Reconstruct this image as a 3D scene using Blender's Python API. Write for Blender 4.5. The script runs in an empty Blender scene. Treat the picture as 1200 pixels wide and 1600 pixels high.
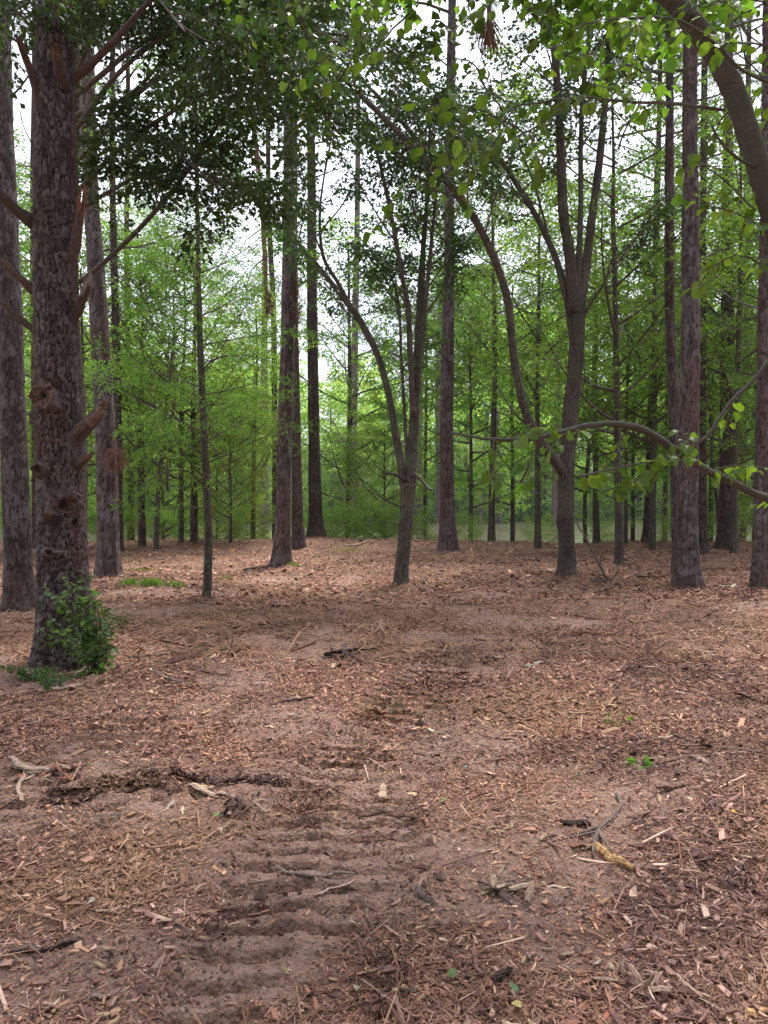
import bpy, math, random
import numpy as np
from mathutils import Vector

S = bpy.context.scene
C = S.collection
R = math.radians

# ------------------------------------------------------------------ camera
FPX = 1202.0                      # focal length in pixels of the 1200x1600 photograph
EYE = 1.6
PITCH = math.atan(30 / FPX)
cam_d = bpy.data.cameras.new('camera')
cam = bpy.data.objects.new('camera', cam_d)
C.objects.link(cam)
cam.location = (0, 0, EYE)
cam.rotation_euler = (R(90) - PITCH, 0, 0)
cam_d.sensor_fit = 'VERTICAL'
cam_d.sensor_height = 36
cam_d.lens = 36 * FPX / 1600
cam_d.clip_start = 0.05
cam_d.clip_end = 2000
S.camera = cam

# ------------------------------------------------------------------ sky, sun, exposure
w = bpy.data.worlds.new('World')
S.world = w
w.use_nodes = True
nt = w.node_tree
nt.nodes.clear()
SUN_EL, SUN_AZ = 62, 32
sky = nt.nodes.new('ShaderNodeTexSky')
sky.sky_type = 'NISHITA'
sky.sun_disc = False
sky.sun_elevation = R(SUN_EL)
sky.sun_rotation = R(SUN_AZ)
sky.dust_density = 4
sky.ozone_density = 1.0
hs = nt.nodes.new('ShaderNodeHueSaturation')
hs.inputs['Saturation'].default_value = 0.35
cl = nt.nodes.new('ShaderNodeTexNoise')
cl.inputs['Scale'].default_value = 2.2
cl.inputs['Detail'].default_value = 5
rp = nt.nodes.new('ShaderNodeValToRGB')
rp.color_ramp.elements[0].position = 0.3
rp.color_ramp.elements[0].color = (9.6, 10.4, 12.4, 1)
rp.color_ramp.elements[1].position = 0.7
rp.color_ramp.elements[1].color = (12.2, 12.8, 14.4, 1)
mx = nt.nodes.new('ShaderNodeMix')
mx.data_type = 'RGBA'
mx.inputs[0].default_value = 0.8
bg = nt.nodes.new('ShaderNodeBackground')
bg.inputs['Strength'].default_value = 0.025
wo = nt.nodes.new('ShaderNodeOutputWorld')
tc = nt.nodes.new('ShaderNodeTexCoord')
nt.links.new(tc.outputs['Generated'], cl.inputs['Vector'])
nt.links.new(sky.outputs[0], hs.inputs['Color'])
nt.links.new(cl.outputs['Fac'], rp.inputs[0])
nt.links.new(hs.outputs[0], mx.inputs[6])
nt.links.new(rp.outputs[0], mx.inputs[7])
nt.links.new(mx.outputs[2], bg.inputs['Color'])
nt.links.new(bg.outputs[0], wo.inputs['Surface'])

sd = bpy.data.lights.new('sun', 'SUN')
sd.energy = 1.5
sd.angle = R(18)
sd.color = (1.0, 0.97, 0.92)
sun = bpy.data.objects.new('sun', sd)
C.objects.link(sun)
az = R(SUN_AZ)
sdir = Vector((math.sin(az) * math.cos(R(SUN_EL)), math.cos(az) * math.cos(R(SUN_EL)), math.sin(R(SUN_EL))))
sun.rotation_euler = sdir.to_track_quat('Z', 'Y').to_euler()
sun.location = (0, 0, 40)

S.view_settings.view_transform = 'Standard'
S.view_settings.look = 'None'
S.view_settings.exposure = 2.9
S.view_settings.gamma = 1
S.view_settings.use_curve_mapping = False
S.render.engine = 'CYCLES'
S.cycles.max_bounces = 7
S.cycles.diffuse_bounces = 3
S.cycles.glossy_bounces = 2
S.cycles.transmission_bounces = 5
S.cycles.transparent_max_bounces = 6
S.cycles.use_denoising = True

# ------------------------------------------------------------------ numbers and noise
RNG = np.random.default_rng(7)


def nrm(v):
    v = np.asarray(v, float)
    return v / np.maximum(np.linalg.norm(v, axis=-1, keepdims=True), 1e-9)


def _h(ix, iy, seed):
    n = (ix.astype(np.int64) * 374761393 + iy.astype(np.int64) * 668265263 + seed * 974634777) & 0xffffffff
    n = ((n ^ (n >> 13)) * 1274126177) & 0xffffffff
    n = (n ^ (n >> 16)) & 0xffffff
    return n / float(0xffffff)


def vn(x, y, seed=0, px=None):
    x = np.asarray(x, float)
    y = np.asarray(y, float)
    x0 = np.floor(x)
    y0 = np.floor(y)
    fx = x - x0
    fy = y - y0
    fx = fx * fx * (3 - 2 * fx)
    fy = fy * fy * (3 - 2 * fy)
    x1 = x0 + 1
    if px:
        x0 = np.mod(x0, px)
        x1 = np.mod(x1, px)
    a = _h(x0, y0, seed)
    b = _h(x1, y0, seed)
    c = _h(x0, y0 + 1, seed)
    d = _h(x1, y0 + 1, seed)
    return (a * (1 - fx) + b * fx) * (1 - fy) + (c * (1 - fx) + d * fx) * fy


def fbm(x, y, o=4, seed=0):
    s = 0
    a = 1
    t = 0
    for i in range(o):
        s = s + a * vn(x * 2 ** i + 13.1 * i, y * 2 ** i + 7.7 * i, seed + i)
        t += a
        a *= 0.5
    return s / t


def worley(u, v, nu, seed):
    """u in cells (periodic with nu cells), v in cells: F1, F2, id of the nearest cell"""
    iu = np.floor(u)
    iv = np.floor(v)
    f1 = np.full(u.shape, 9.0)
    f2 = np.full(u.shape, 9.0)
    cid = np.zeros(u.shape)
    for du in (-1, 0, 1):
        for dv in (-1, 0, 1):
            cu = iu + du
            cv = iv + dv
            m = np.mod(cu, nu)
            qx = cu + 0.5 + 0.8 * (_h(m, cv, seed) - .5)
            qy = cv + 0.5 + 0.8 * (_h(m, cv, seed + 5) - .5)
            d = np.hypot(u - qx, v - qy)
            k = _h(m, cv, seed + 9)
            closer = d < f1
            f2 = np.where(closer, f1, np.minimum(f2, d))
            cid = np.where(closer, k, cid)
            f1 = np.where(closer, d, f1)
    return f1, f2, cid


def sm(a, b, x):
    t = np.clip((x - a) / (b - a), 0, 1)
    return t * t * (3 - 2 * t)


CP, SP = math.cos(PITCH), math.sin(PITCH)


def at(px, py, Y):
    """the point of the place seen at a pixel of the photograph, Y metres ahead"""
    a = (px - 600) / FPX
    b = -(py - 800) / FPX
    dy = CP + b * SP
    dz = -SP + b * CP
    t = Y / dy
    return np.array([a * t, Y, EYE + dz * t])


def on_ground(px, py):
    b = -(py - 800) / FPX
    dy = CP + b * SP
    dz = -SP + b * CP
    t = EYE / -dz
    for _ in range(6):
        X, Y = (px - 600) / FPX * t, dy * t
        t = (EYE - float(height(np.array([X]), np.array([Y]))[0])) / -dz
    return (px - 600) / FPX * t, dy * t


# ------------------------------------------------------------------ the lie of the land
TRACK = np.array([[-0.34, 1.2], [-0.30, 2.4], [-0.26, 3.2], [-0.18, 4.0], [0.02, 4.9], [0.32, 5.9], [0.75, 7.2], [1.3, 9.0]])
TRACK2 = np.array([[-2.15, 1.2], [-1.95, 2.4], [-1.85, 3.2], [-1.75, 4.0], [-1.55, 4.9], [-1.3, 5.9]])
MOUNDS = []


def track_coords(x, y, tr):
    best = np.full(x.shape, 99.0)
    sc = np.zeros(x.shape)
    tc_ = np.zeros(x.shape)
    acc = 0
    for a, b in zip(tr[:-1], tr[1:]):
        d = b - a
        L = np.hypot(*d)
        d = d / L
        s = np.clip((x - a[0]) * d[0] + (y - a[1]) * d[1], 0, L)
        qx = a[0] + d[0] * s
        qy = a[1] + d[1] * s
        side = (x - qx) * d[1] - (y - qy) * d[0]
        dist = np.hypot(x - qx, y - qy)
        c = dist < best
        best = np.where(c, dist, best)
        sc = np.where(c, acc + s, sc)
        tc_ = np.where(c, np.sign(side) * dist, tc_)
        acc += L
    return sc, tc_, best, acc


def tracks(x, y):
    """(height change, how much packed soil shows)"""
    dh = np.zeros(x.shape)
    soil = np.zeros(x.shape)
    for tr, half, per, sk, amp, seed in ((TRACK, 0.38, 0.155, 0.20, 1.0, 3), (TRACK2, 0.50, 0.18, 0.42, 0.8, 8)):
        s, t, d, L = track_coords(x, y, tr)
        wob = (fbm(x * 4, y * 4, 3, seed) - .5) * 0.16
        inside = (1 - sm(half - 0.05, half + 0.05, d + wob)) * (1 - sm(L - 1.3, L - 0.1, s))
        ph = (s - t * sk + .05 * sm(-.04, .04, t) + wob * .35 + (vn(x * 24, y * 24, seed + 6) - .5) * .018 + (vn(x * 60, y * 60, seed + 6) - .5) * .008) / per
        f = ph - np.floor(ph)
        groove = sm(0.14, 0.44, f) * (1 - sm(0.60, 0.65, f))
        rnd = 0.35 + 0.65 * sm(.36, .55, fbm(x * 3.4 + 9, y * 3.9, 3, seed + 1))
        half_pad = (0.25 + 0.75 * sm(0.02, 0.07, np.abs(t + 0.02))) * (1 - .62 * sm(-.03, .06, t))
        dh = dh - inside * amp * (0.012 + 0.12 * groove * rnd * half_pad)
        edge = np.exp(-((d - half - 0.07) / 0.07) ** 2) * (1 - sm(L - 1.8, L, s)) * (s > 0.01)
        dh = dh + edge * 0.035 * amp * fbm(x * 6, y * 6, 3, seed + 2)
        soil = np.maximum(soil, inside * (0.55 + 0.45 * (1 - groove)) * sm(.25, .6, fbm(x * 2, y * 2, 3, seed + 4)))
    return dh, soil


def cover(x, y):
    """0 where packed soil lies bare, 1 under litter"""
    c = .55 * fbm(x * 1.6 + 31, y * 1.6, 4, 77) + .45 * fbm(x * .55 + 5, y * .75 + 2, 3, 78)
    c = c + .10 * sm(0, 1, x / np.maximum(y, 1)) + .05 * sm(5, 12, y)
    return sm(.36, .56, c)


def bank_edge(x):
    return 24.6 + 2.2 * (vn(x * 0.13, x * 0 + 3.3, 5) - .5) + 0.01 * np.abs(x)


def shore(x):
    return 73 + 14 * (vn(x * 0.03 + 4, x * 0, 6) - .5) + 10 * sm(5, 30, x) - 8 * sm(5, 40, -x)


def height(x, y):
    x = np.asarray(x, float)
    y = np.asarray(y, float)
    near = 1 - sm(8, 18, y)
    h = 0.22 * (fbm(x * 0.16, y * 0.16, 3, 1) - .5) + 0.11 * (fbm(x * 0.8, y * 0.8, 3, 2) - .5) + 0.06 * (fbm(x * 3, y * 3, 3, 4) - .5)
    h = h * (0.6 + 0.4 * sm(3, 8, y))
    cl_ = fbm(x * 11, y * 11, 3, 7)
    h = h + near * (0.030 * (cl_ - .5) + 0.03 * np.maximum(vn(x * 8, y * 8, 12) - .72, 0) / .28 * fbm(x * 1.3, y * 1.3, 2, 14))
    for mx_, my_, sx, sy, a in MOUNDS:
        h = h + a * np.exp(-(((x - mx_) / sx) ** 2 + ((y - my_) / sy) ** 2))
    dh, _ = tracks(x, y)
    h = h + dh
    h = h + 0.10 * np.exp(-((y - bank_edge(x) + .8) / 1.2) ** 2)
    e = bank_edge(x)
    h = h - 2.6 * sm(0, 6.5, y - e)
    sh = shore(x)
    h = h + 4.4 * sm(-6, 10, y - sh) + 0.07 * np.maximum(y - sh - 8, 0) * (y < 400) + 3.5 * sm(12, 60, y - sh) * fbm(x * .02, y * .02, 2, 31)
    return h


# mounds round trunk feet and heaps of litter (world positions)
def _m(px, py, sx, sy, a):
    b = 1923.0 / max(py - 770, 1)
    MOUNDS.append(((px - 600) / FPX * b, b, sx, sy, a))


_m(886, 905, .55, .5, .13)
_m(960, 945, .9, .5, .06)
_m(700, 866, .9, .5, .08)
_m(1075, 915, .5, .4, .05)
_m(110, 1040, .5, .45, .08)
_m(200, 1085, .45, .22, .09)
_m(300, 1062, .5, .2, .09)
_m(380, 1048, .4, .18, .07)
_m(490, 850, 1.2, .6, .1)
_m(655, 840, 1.6, .6, .16)
_m(372, 1262, .16, .12, .05)
_m(230, 1243, .42, .07, .07)
_m(120, 1256, .3, .06, .05)
_m(365, 1222, .22, .07, .05)
_m(800, 1388, .14, .1, .03)
_m(1150, 1230, .5, .5, .08)
_m(1130, 1290, .4, .4, .05)
_m(640, 1000, 1.3, .3, .07)
_m(870, 1010, 1.2, .25, .07)
_m(760, 940, .8, .3, .05)
for q_ in ((30, 951), (169, 900), (440, 884), (323, 940), (1193, 920), (968, 886), (494, 850), (466, 848), (1135, 858), (1060, 903), (627, 911)):
    _m(q_[0], q_[1] - 1, .42, .36, .055)
MOUNDS = list(MOUNDS)


# ------------------------------------------------------------------ materials
def mat(name):
    m = bpy.data.materials.new(name)
    m.use_nodes = True
    n = m.node_tree
    n.nodes.clear()
    out = n.nodes.new('ShaderNodeOutputMaterial')
    return m, n, out


def node(n, t, **kw):
    x = n.nodes.new(t)
    for k, v in kw.items():
        if k.startswith('i_'):
            x.inputs[k[2:].replace('_', ' ')].default_value = v
        else:
            setattr(x, k, v)
    return x


def ramp(n, src, stops):
    r = n.nodes.new('ShaderNodeValToRGB')
    e = r.color_ramp.elements
    while len(e) > 1:
        e.remove(e[-1])
    e[0].position = stops[0][0]
    e[0].color = (*stops[0][1], 1)
    for p, c in stops[1:]:
        q = e.new(p)
        q.color = (*c, 1)
    n.links.new(src, r.inputs[0])
    return r.outputs[0]


def mixc(n, a, b, f, mode='MIX'):
    m = n.nodes.new('ShaderNodeMix')
    m.data_type = 'RGBA'
    m.blend_type = mode
    for v, i in ((f, 0), (a, 6), (b, 7)):
        if hasattr(v, 'is_linked') or hasattr(v, 'links'):
            n.links.new(v, m.inputs[i])
        elif i == 0:
            m.inputs[0].default_value = v
        else:
            m.inputs[i].default_value = (*v, 1)
    return m.outputs[2]


def leaf_mat(name, trans=0.45, rough=0.45, tint=(1, 1, 1), trans_tint=(1.25, 1.35, 0.6), vary=0.25):
    m, n, out = mat(name)
    at_ = node(n, 'ShaderNodeAttribute', attribute_name='tint')
    oi = node(n, 'ShaderNodeObjectInfo')
    hsv = node(n, 'ShaderNodeHueSaturation')
    mr = node(n, 'ShaderNodeMapRange')
    mr.inputs['To Min'].default_value = 1 - vary
    mr.inputs['To Max'].default_value = 1 + vary
    n.links.new(oi.outputs['Random'], mr.inputs['Value'])
    n.links.new(mr.outputs[0], hsv.inputs['Value'])
    mh = node(n, 'ShaderNodeMapRange')
    mh.inputs['To Min'].default_value = 0.485
    mh.inputs['To Max'].default_value = 0.515
    n.links.new(oi.outputs['Random'], mh.inputs['Value'])
    n.links.new(mh.outputs[0], hsv.inputs['Hue'])
    c0 = mixc(n, at_.outputs['Color'], tint, 1.0, 'MULTIPLY')
    n.links.new(c0, hsv.inputs['Color'])
    p = node(n, 'ShaderNodeBsdfPrincipled')
    p.inputs['Roughness'].default_value = rough
    p.inputs['Specular IOR Level'].default_value = 0.35
    n.links.new(hsv.outputs[0], p.inputs['Base Color'])
    t = node(n, 'ShaderNodeBsdfTranslucent')
    c1 = mixc(n, hsv.outputs[0], trans_tint, 1.0, 'MULTIPLY')
    n.links.new(c1, t.inputs['Color'])
    ms = node(n, 'ShaderNodeMixShader')
    ms.inputs[0].default_value = trans
    n.links.new(p.outputs[0], ms.inputs[1])
    n.links.new(t.outputs[0], ms.inputs[2])
    n.links.new(ms.outputs[0], out.inputs[0])
    return m


def bark_mat(name, c_plate, c_alt, c_crack, scale=(22, 22, 7), bump=0.6, plates=True, dist=0.02, moss=0.0):
    m, n, out = mat(name)
    co = node(n, 'ShaderNodeTexCoord')
    mp = node(n, 'ShaderNodeMapping')
    mp.inputs['Scale'].default_value = scale
    n.links.new(co.outputs['Object'], mp.inputs[0])
    nz = node(n, 'ShaderNodeTexNoise', i_Scale=0.6, i_Detail=6.0)
    n.links.new(mp.outputs[0], nz.inputs['Vector'])
    wv = node(n, 'ShaderNodeVectorMath', operation='MULTIPLY_ADD')
    n.links.new(nz.outputs['Color'], wv.inputs[0])
    wv.inputs[1].default_value = (0.9, 0.9, 0.9)
    n.links.new(mp.outputs[0], wv.inputs[2])
    vo = node(n, 'ShaderNodeTexVoronoi', feature='DISTANCE_TO_EDGE')
    vo.inputs['Scale'].default_value = 1.0
    n.links.new(wv.outputs[0], vo.inputs['Vector'])
    vc = node(n, 'ShaderNodeTexVoronoi')
    vc.inputs['Scale'].default_value = 1.0
    n.links.new(wv.outputs[0], vc.inputs['Vector'])
    fine = node(n, 'ShaderNodeTexNoise', i_Scale=60.0, i_Detail=5.0)
    n.links.new(co.outputs['Object'], fine.inputs['Vector'])
    big = node(n, 'ShaderNodeTexNoise', i_Scale=1.6, i_Detail=4.0)
    n.links.new(co.outputs['Object'], big.inputs['Vector'])
    sep = node(n, 'ShaderNodeSeparateColor')
    n.links.new(vc.outputs['Color'], sep.inputs[0])
    oi = node(n, 'ShaderNodeObjectInfo')
    ov = node(n, 'ShaderNodeMapRange')
    ov.inputs['To Min'].default_value = .75
    ov.inputs['To Max'].default_value = 1.3
    n.links.new(oi.outputs['Random'], ov.inputs['Value'])
    base = mixc(n, c_plate, c_alt, sep.outputs[0])
    base = mixc(n, base, ov.outputs[0], 1.0, 'MULTIPLY')
    base = mixc(n, base, tuple(v * 0.55 for v in c_plate), ramp(n, fine.outputs['Fac'], [(0.42, (0, 0, 0)), (0.68, (1, 1, 1))]))
    base = mixc(n, base, c_alt, ramp(n, big.outputs['Fac'], [(0.4, (0, 0, 0)), (0.7, (.8, .8, .8))]))
    if plates:
        cr = ramp(n, vo.outputs['Distance'], [(0.0, (1, 1, 1)), (0.11, (0, 0, 0))])
        base = mixc(n, base, c_crack, cr)
    if moss:
        mo = node(n, 'ShaderNodeTexNoise', i_Scale=4.0, i_Detail=6.0)
        n.links.new(co.outputs['Object'], mo.inputs['Vector'])
        base = mixc(n, base, (0.085, 0.10, 0.05), ramp(n, mo.outputs['Fac'], [(0.5, (0, 0, 0)), (0.7, (moss, moss, moss))]))
    p = node(n, 'ShaderNodeBsdfPrincipled')
    p.inputs['Roughness'].default_value = 0.9
    p.inputs['Specular IOR Level'].default_value = 0.2
    n.links.new(base, p.inputs['Base Color'])
    hsum = node(n, 'ShaderNodeMath', operation='MULTIPLY_ADD')
    rr = node(n, 'ShaderNodeMath', operation='MINIMUM')
    n.links.new(vo.outputs['Distance'], rr.inputs[0])
    rr.inputs[1].default_value = 0.2
    n.links.new(rr.outputs[0], hsum.inputs[0])
    hsum.inputs[1].default_value = 4.0 if plates else 0.8
    n.links.new(fine.outputs['Fac'], hsum.inputs[2])
    bp = node(n, 'ShaderNodeBump', i_Strength=bump, i_Distance=dist)
    n.links.new(hsum.outputs[0], bp.inputs['Height'])
    n.links.new(bp.outputs[0], p.inputs['Normal'])
    n.links.new(p.outputs[0], out.inputs[0])
    return m


def tint_mat(name, rough=0.85, grain=(40, 40, 40), bump=0.3, dist=0.004, var=0.35, objtint=False):
    """colour from each piece's own tint, with fine grain"""
    m, n, out = mat(name)
    at_ = node(n, 'ShaderNodeAttribute', attribute_name='tint')
    co = node(n, 'ShaderNodeTexCoord')
    mp = node(n, 'ShaderNodeMapping')
    mp.inputs['Scale'].default_value = grain
    n.links.new(co.outputs['Object'], mp.inputs[0])
    nz = node(n, 'ShaderNodeTexNoise', i_Scale=1.0, i_Detail=4.0)
    n.links.new(mp.outputs[0], nz.inputs['Vector'])
    k = ramp(n, nz.outputs['Fac'], [(0.3, (1 - var,) * 3), (0.7, (1 + var * .6,) * 3)])
    oi = node(n, 'ShaderNodeObjectInfo')
    ov = node(n, 'ShaderNodeMapRange')
    ov.inputs['To Min'].default_value = .82
    ov.inputs['To Max'].default_value = 1.2
    n.links.new(oi.outputs['Random'], ov.inputs['Value'])
    c = mixc(n, at_.outputs['Color'], k, 1.0, 'MULTIPLY')
    c = mixc(n, c, ov.outputs[0], 1.0, 'MULTIPLY')
    p = node(n, 'ShaderNodeBsdfPrincipled')
    p.inputs['Roughness'].default_value = rough
    p.inputs['Specular IOR Level'].default_value = 0.25
    n.links.new(c, p.inputs['Base Color'])
    bp = node(n, 'ShaderNodeBump', i_Strength=bump, i_Distance=dist)
    n.links.new(nz.outputs['Fac'], bp.inputs['Height'])
    n.links.new(bp.outputs[0], p.inputs['Normal'])
    n.links.new(p.outputs[0], out.inputs[0])
    return m


M = {}
M['pine'] = bark_mat('pine_bark', (0.085, 0.055, 0.05), (0.15, 0.105, 0.096), (0.022, 0.013, 0.011), (13, 13, 4.2), 1.0, True, 0.04)
M['pine_relief'] = tint_mat('pine_bark_plates', 0.92, (45, 45, 22), 0.7, 0.012, 0.42)
M['smooth'] = bark_mat('hardwood_bark', (0.058, 0.045, 0.037), (0.135, 0.108, 0.09), (0.018, 0.014, 0.012), (30, 30, 11), 0.6, True, 0.012, 0.5)
M['redbud'] = bark_mat('smooth_grey_bark', (0.14, 0.125, 0.112), (0.075, 0.065, 0.058), (0.05, 0.04, 0.035), (14, 14, 60), 0.4, False, 0.006, 0.25)
M['twig'] = bark_mat('twig_bark', (0.075, 0.058, 0.05), (0.11, 0.09, 0.075), (0.04, 0.03, 0.025), (30, 30, 30), 0.3, False, 0.004)
M['wood'] = tint_mat('bare_wood', 0.8, (90, 90, 14), 0.6, 0.006, 0.45)
M['litter'] = tint_mat('wood_litter', 0.9, (120, 120, 120), 0.2, 0.003, 0.3)
M['leaf_dark'] = leaf_mat('dark_leaves', 0.28, 0.4)
M['leaf_mid'] = leaf_mat('green_leaves', 0.48, 0.5, trans_tint=(1.5, 1.5, .6))
M['leaf_far'] = leaf_mat('bright_leaves', 0.52, 0.6, vary=0.2, trans_tint=(1.6, 1.6, .8))
M['leaf_big'] = leaf_mat('thin_green_leaves', 0.58, 0.4, trans_tint=(1.6, 1.65, 0.55), vary=0.4)
M['needle'] = leaf_mat('pine_needles', 0.2, 0.5, vary=0.1)
M['brown_needle'] = leaf_mat('dead_needles', 0.15, 0.8, vary=0.1, trans_tint=(1, 1, 1))

# ground
m, n, out = mat('forest_floor')
co = node(n, 'ShaderNodeTexCoord')
tr_ = node(n, 'ShaderNodeAttribute', attribute_name='soil')
n1 = node(n, 'ShaderNodeTexNoise', i_Scale=0.9, i_Detail=8.0, i_Roughness=0.65)
n2 = node(n, 'ShaderNodeTexNoise', i_Scale=9.0, i_Detail=8.0, i_Roughness=0.7)
n3 = node(n, 'ShaderNodeTexNoise', i_Scale=70.0, i_Detail=6.0, i_Roughness=0.7)
v1 = node(n, 'ShaderNodeTexVoronoi', i_Scale=55.0)
v2 = node(n, 'ShaderNodeTexVoronoi', i_Scale=16.0)
for q in (n1, n2, n3, v1, v2):
    n.links.new(co.outputs['Object'], q.inputs['Vector'])
soilc = ramp(n, n2.outputs['Fac'], [(0.25, (0.18, 0.102, 0.08)), (0.5, (0.34, 0.21, 0.165)), (0.75, (0.46, 0.31, 0.25))])
s1 = node(n, 'ShaderNodeSeparateColor')
n.links.new(v1.outputs['Color'], s1.inputs[0])
chipc = ramp(n, s1.outputs[0], [(0.0, (0.11, 0.052, 0.038)), (0.35, (0.24, 0.125, 0.088)), (0.65, (0.32, 0.18, 0.125)), (0.88, (0.42, 0.265, 0.18)), (1.0, (0.50, 0.35, 0.25))])
s2 = node(n, 'ShaderNodeSeparateColor')
n.links.new(v2.outputs['Color'], s2.inputs[0])
litter = mixc(n, chipc, (0.33, 0.21, 0.15), ramp(n, s2.outputs[0], [(0.7, (0, 0, 0)), (0.9, (.5, .5, .5))]))
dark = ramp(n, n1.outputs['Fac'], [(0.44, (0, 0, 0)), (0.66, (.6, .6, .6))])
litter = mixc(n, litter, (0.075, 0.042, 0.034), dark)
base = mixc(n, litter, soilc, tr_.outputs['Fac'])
gr = node(n, 'ShaderNodeAttribute', attribute_name='green')
base = mixc(n, base, ramp(n, n2.outputs['Fac'], [(0.3, (.035, .05, .02)), (0.7, (.08, .11, .035))]), gr.outputs['Fac'])
fac = ramp(n, n3.outputs['Fac'], [(0.3, (.62, .62, .62)), (0.7, (1.2, 1.2, 1.2))])
base = mixc(n, base, fac, 1.0, 'MULTIPLY')
p = node(n, 'ShaderNodeBsdfPrincipled')
p.inputs['Roughness'].default_value = 0.95
p.inputs['Specular IOR Level'].default_value = 0.15
n.links.new(base, p.inputs['Base Color'])
ad = node(n, 'ShaderNodeMath', operation='ADD')
n.links.new(n3.outputs['Fac'], ad.inputs[0])
n.links.new(v1.outputs['Distance'], ad.inputs[1])
bp = node(n, 'ShaderNodeBump', i_Strength=1.0, i_Distance=0.02)
n.links.new(ad.outputs[0], bp.inputs['Height'])
n.links.new(bp.outputs[0], p.inputs['Normal'])
n.links.new(p.outputs[0], out.inputs[0])
M['ground'] = m

# water
m, n, out = mat('pond_water')
co = node(n, 'ShaderNodeTexCoord')
mp = node(n, 'ShaderNodeMapping')
mp.inputs['Scale'].default_value = (1.0, 0.5, 1)
n.links.new(co.outputs['Object'], mp.inputs[0])
nz = node(n, 'ShaderNodeTexNoise', i_Scale=3.0, i_Detail=4.0)
n.links.new(mp.outputs[0], nz.inputs['Vector'])
p = node(n, 'ShaderNodeBsdfPrincipled')
p.inputs['Base Color'].default_value = (0.085, 0.08, 0.05, 1)
p.inputs['Roughness'].default_value = 0.08
p.inputs['IOR'].default_value = 1.33
bp = node(n, 'ShaderNodeBump', i_Strength=0.6, i_Distance=0.05)
n.links.new(nz.outputs['Fac'], bp.inputs['Height'])
n.links.new(bp.outputs[0], p.inputs['Normal'])
n.links.new(p.outputs[0], out.inputs[0])
M['water'] = m


# ------------------------------------------------------------------ mesh building
class Geo:
    def __init__(s):
        s.v = []
        s.f = []          # arrays (k, n)
        s.c = []
        s.nv = 0

    def add(s, v, faces, col=None):
        v = np.asarray(v, float).reshape(-1, 3)
        for fa in faces:
            s.f.append(np.asarray(fa, np.int64) + s.nv)
        s.v.append(v)
        if col is None:
            col = (0.2, 0.2, 0.2)
        col = np.asarray(col, float)
        if col.ndim == 1:
            col = np.broadcast_to(col, (len(v), 3))
        s.c.append(col)
        s.nv += len(v)

    def mesh(s, name, m, origin=(0, 0, 0), smooth=False, attrs=None):
        me = bpy.data.meshes.new(name)
        v = (np.concatenate(s.v) - np.asarray(origin, float)).astype(np.float32)
        tot = np.concatenate([np.full(len(f), f.shape[1], np.int32) for f in s.f])
        idx = np.concatenate([f.ravel() for f in s.f]).astype(np.int32)
        me.vertices.add(len(v))
        me.vertices.foreach_set('co', v.ravel())
        me.loops.add(len(idx))
        me.loops.foreach_set('vertex_index', idx)
        me.polygons.add(len(tot))
        st = np.concatenate([[0], np.cumsum(tot)[:-1]]).astype(np.int32)
        me.polygons.foreach_set('loop_start', st)
        me.polygons.foreach_set('use_smooth', np.full(len(tot), smooth))
        a = me.attributes.new('tint', 'FLOAT_COLOR', 'POINT')
        c = np.ones((len(v), 4), np.float32)
        c[:, :3] = np.concatenate(s.c)
        a.data.foreach_set('color', c.ravel())
        for k, arr in (attrs or {}).items():
            b = me.attributes.new(k, 'FLOAT', 'POINT')
            b.data.foreach_set('value', np.asarray(arr, np.float32))
        me.materials.append(m)
        me.update(calc_edges=True)
        me.validate()
        return me


def obj(name, me, parent=None, kind=None, loc=None):
    o = bpy.data.objects.new(name, me)
    C.objects.link(o)
    if parent is not None:
        o.parent = parent
    if kind:
        o['kind'] = kind
    if loc is not None:
        o.location = loc
    return o


def root(name, loc, label, cat, group=None, rz=0):
    o = bpy.data.objects.new(name, None)
    o.empty_display_size = 0.2
    C.objects.link(o)
    o.location = loc
    o.rotation_euler = (0, 0, rz)
    o['label'] = label
    o['category'] = cat
    if group:
        o['group'] = group
    return o


def tag(o, label, cat, group=None):
    o['label'] = label
    o['category'] = cat
    if group:
        o['group'] = group
    return o


def copy_thing(r, loc, rz=0, sc=1.0, label=None, group=None):
    c = r.copy()
    C.objects.link(c)
    c.location = loc
    c.rotation_euler = (0, 0, rz)
    c.scale = (sc, sc, sc)
    if label:
        c['label'] = label
    if group:
        c['group'] = group
    for ch in r.children:
        d = ch.copy()
        C.objects.link(d)
        d.parent = c
        for g in ch.children:
            e = g.copy()
            C.objects.link(e)
            e.parent = d
    return c


def resample(pts, rad, step):
    pts = np.asarray(pts, float)
    rad = np.asarray(rad, float)
    seg = np.linalg.norm(np.diff(pts, axis=0), axis=1)
    s = np.concatenate([[0], np.cumsum(seg)])
    n_ = max(2, int(math.ceil(s[-1] / step)) + 1)
    t = np.linspace(0, s[-1], n_)
    # catmull-rom through the given points
    k = np.clip(np.searchsorted(s, t, side='right') - 1, 0, len(pts) - 2)
    u = ((t - s[k]) / np.maximum(seg[k], 1e-9))[:, None]
    P = np.vstack([2 * pts[0] - pts[1], pts, 2 * pts[-1] - pts[-2]])
    p0, p1, p2, p3 = P[k], P[k + 1], P[k + 2], P[k + 3]
    q = 0.5 * ((2 * p1) + (p2 - p0) * u + (2 * p0 - 5 * p1 + 4 * p2 - p3) * u ** 2 + (3 * p1 - p0 - 3 * p2 + p3) * u ** 3)
    return q, np.interp(t, s, rad)


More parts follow.
